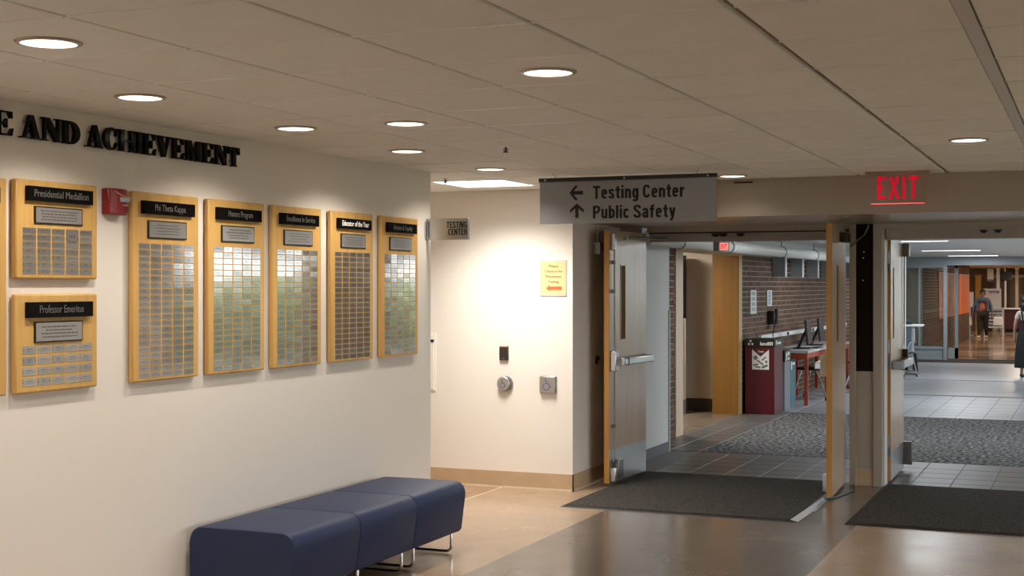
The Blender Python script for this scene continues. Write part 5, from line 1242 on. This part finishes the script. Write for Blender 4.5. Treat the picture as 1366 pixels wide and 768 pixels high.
def person_walking():
    s = 1.53 / 1.72
    t = thing('person', (-3.28, 46.6, 0), 'woman in a denim jacket and orange shirt walking forward carrying pale bags', 'person'); t.rotation_euler = (0, 0, R(-4)); t.scale = (1.18, 1.0, 1.0)
    J, B = body_joints(s, (-.02, .03), (0, .03), 0.12)
    skinned('body', J, B, SKIN, t); face(s, t, SKIN)
    kk = ['pelvis', 'hir', 'hil', 'knr', 'knl', 'anr', 'anl']; a, b = part_of(J, kk, 1.38, B); skinned('trousers', a, b, TROUSER, t)
    kk = ['pelvis', 'waist', 'chest']; a, b = part_of(J, kk, 1.12, B); a['pelvis'] = ((0, 0, .95 * s), (.165 * s, .135 * s)); a['waist'] = (a['waist'][0], (.14 * s, .125 * s)); a['chest'] = (a['chest'][0], (.14 * s, .125 * s)); skinned('orange_shirt', a, b, SHIRTOR, t)
    a, b = part_of(J, ['chest', 'shr', 'shl', 'elr', 'ell', 'wrr', 'wrl'], 1.35, B); skinned('jacket', a, b, DENIM, t, root='chest')
    mb = MB()
    for sd in (-1, 1): mb.rbox((.150 * s * sd, -.03 * s, 1.20 * s), (.06 * s, .17 * s, .42 * s), (0, 0, R(-12 * sd)))
    local(mb, 'jacket_front', DENIM, t)
    mb = MB(); blob(mb, (0, .02 * s, 1.655 * s), (.088 * s, .10 * s, .082 * s)); blob(mb, (0, .06 * s, 1.58 * s), (.075 * s, .06 * s, .09 * s)); local(mb, 'hair', HAIR, t)
    mb = MB()
    for sd, st in ((-1, .12), (1, -.12)): blob(mb, (.095 * s * sd, (-.06 - st) * s, .04 * s), (.050 * s, .13 * s, .042 * s))
    local(mb, 'shoes', SHOE, t)
    for nm, x, m, w, y0, lab in (('canvas_tote', .52, PAPER, .15, -0.06, 'white handbag held in the hand of the walking woman'), ('shopping_bag', -.49, BAGW, .13, -0.05, 'beige bag carried low on the other side of the walking woman')):
        px_, py_ = -3.28 + x * s, 46.6 + y0 * s
        o = MB().prism([(-w, .0), (w, .0), (w * .85, .26), (-w * .85, .26)], lambda u, v, ww: (px_ + u, py_ + ww, 0.40 + v), -.05, .05).build(nm, m, bev=0.015); tag(o, lab, 'bag')
        MB().tube([(px_ - .06, py_, .65), (px_ - .05, py_, .73), (px_ + .05, py_, .73), (px_ + .06, py_, .65)], .008, 6).build('handle', m, o)
def person_black():
    s = 1.50 / 1.74
    t = thing('person', (-1.13, 27.0, 0), 'black haired person in a white tee and long black dress at the right picture edge', 'person'); t.rotation_euler = (0, 0, R(170))
    J, B = body_joints(s, (0, .02), (0, .02), 0.08)
    skinned('body', J, B, SKIN2, t); face(s, t, SKIN2)
    a, b = part_of(J, ['pelvis', 'waist', 'chest', 'shr', 'shl'], 1.10, B)
    for nm, sd in (('r', -1), ('l', 1)):
        a['ms' + nm] = ((.215 * sd * s, .02 * s, 1.20 * s), .060 * s); b.append(('sh' + nm, 'ms' + nm))
    skinned('white_tee', a, b, TEE, t)
    local(MB().lathe([(.26 * s, .20 * s), (.25 * s, .45 * s), (.215 * s, .80 * s), (.175 * s, .95 * s), (.142 * s, 1.08 * s), (.155 * s, 1.20 * s)], (0, 0, 0), 24), 'black_dress', DRESS, t)
    mb = MB()
    for sd in (-1, 1):
        mb.tube([(.085 * s * sd, -.13 * s, 1.18 * s), (.10 * s * sd, -.10 * s, 1.36 * s), (.10 * s * sd, .02 * s, 1.435 * s), (.09 * s * sd, .11 * s, 1.34 * s), (.06 * s * sd, .145 * s, 1.18 * s)], .018 * s, 6)
    local(mb, 'dress_straps', DRESS, t)
    mb = MB(); blob(mb, (0, .03 * s, 1.63 * s), (.135 * s, .14 * s, .125 * s)); blob(mb, (0, .06 * s, 1.50 * s), (.14 * s, .11 * s, .13 * s)); local(mb, 'hair', HAIR, t)
    mb = MB()
    for sd, st in ((-1, .08), (1, -.08)): blob(mb, (.095 * s * sd, (-.05 - st) * s, .04 * s), (.048 * s, .125 * s, .040 * s))
    local(mb, 'shoes', SATIN_BLACK, t)
person_walking(); person_black()

# ================================================================== TREES OUTSIDE THE CORRIDOR WINDOWS
def tree(x, y, h, r, label):
    t = thing('garden_tree', (x, y, -0.05), label, 'tree', 'trees outside the corridor windows')
    MB().tube([(x, y, -0.05), (x + .05, y, h * .45), (x, y + .1, h * .7)], [.16, .11, .06], 8).build('trunk', BARK, t)
    mb = MB()
    for k in range(16):
        a = random.uniform(0, 6.28); d = random.uniform(0, r); z = h * random.uniform(.42, 1.0); q = r * random.uniform(.28, .5)
        blob(mb, (x + d * math.cos(a), y + d * math.sin(a), z), (q, q, q * .8), 6, 8)
    mb.build('crown', LEAF, t, smooth=False)
for k, (x, y, h, r) in enumerate(((6.2, 14.5, 6, 2.0), (6.4, 20.5, 6.5, 2.1), (6.2, 27.0, 6.5, 2.1), (6.4, 33.5, 6.5, 2.1))):
    tree(x, y, h, r, ['first', 'second', 'third', 'fourth'][k] + ' green garden tree outside the corridor windows, counted from the lobby')
t = thing('added_hedge', (10.5, 26, -0.05), 'unseen hedge added outside to keep sky out of the name plate reflections', 'hedge')  # added out of view to hide low sky from the plates' reflections
mb = MB()
for i in range(150):
    q = random.uniform(0.45, 0.9); blob(mb, (10.5 + random.uniform(-.5, .5), 10 + i * 0.24, random.uniform(0.3, 1.45)), (q * .9, q, q), 6, 8)
mb.build('foliage', LEAF, t, smooth=False)
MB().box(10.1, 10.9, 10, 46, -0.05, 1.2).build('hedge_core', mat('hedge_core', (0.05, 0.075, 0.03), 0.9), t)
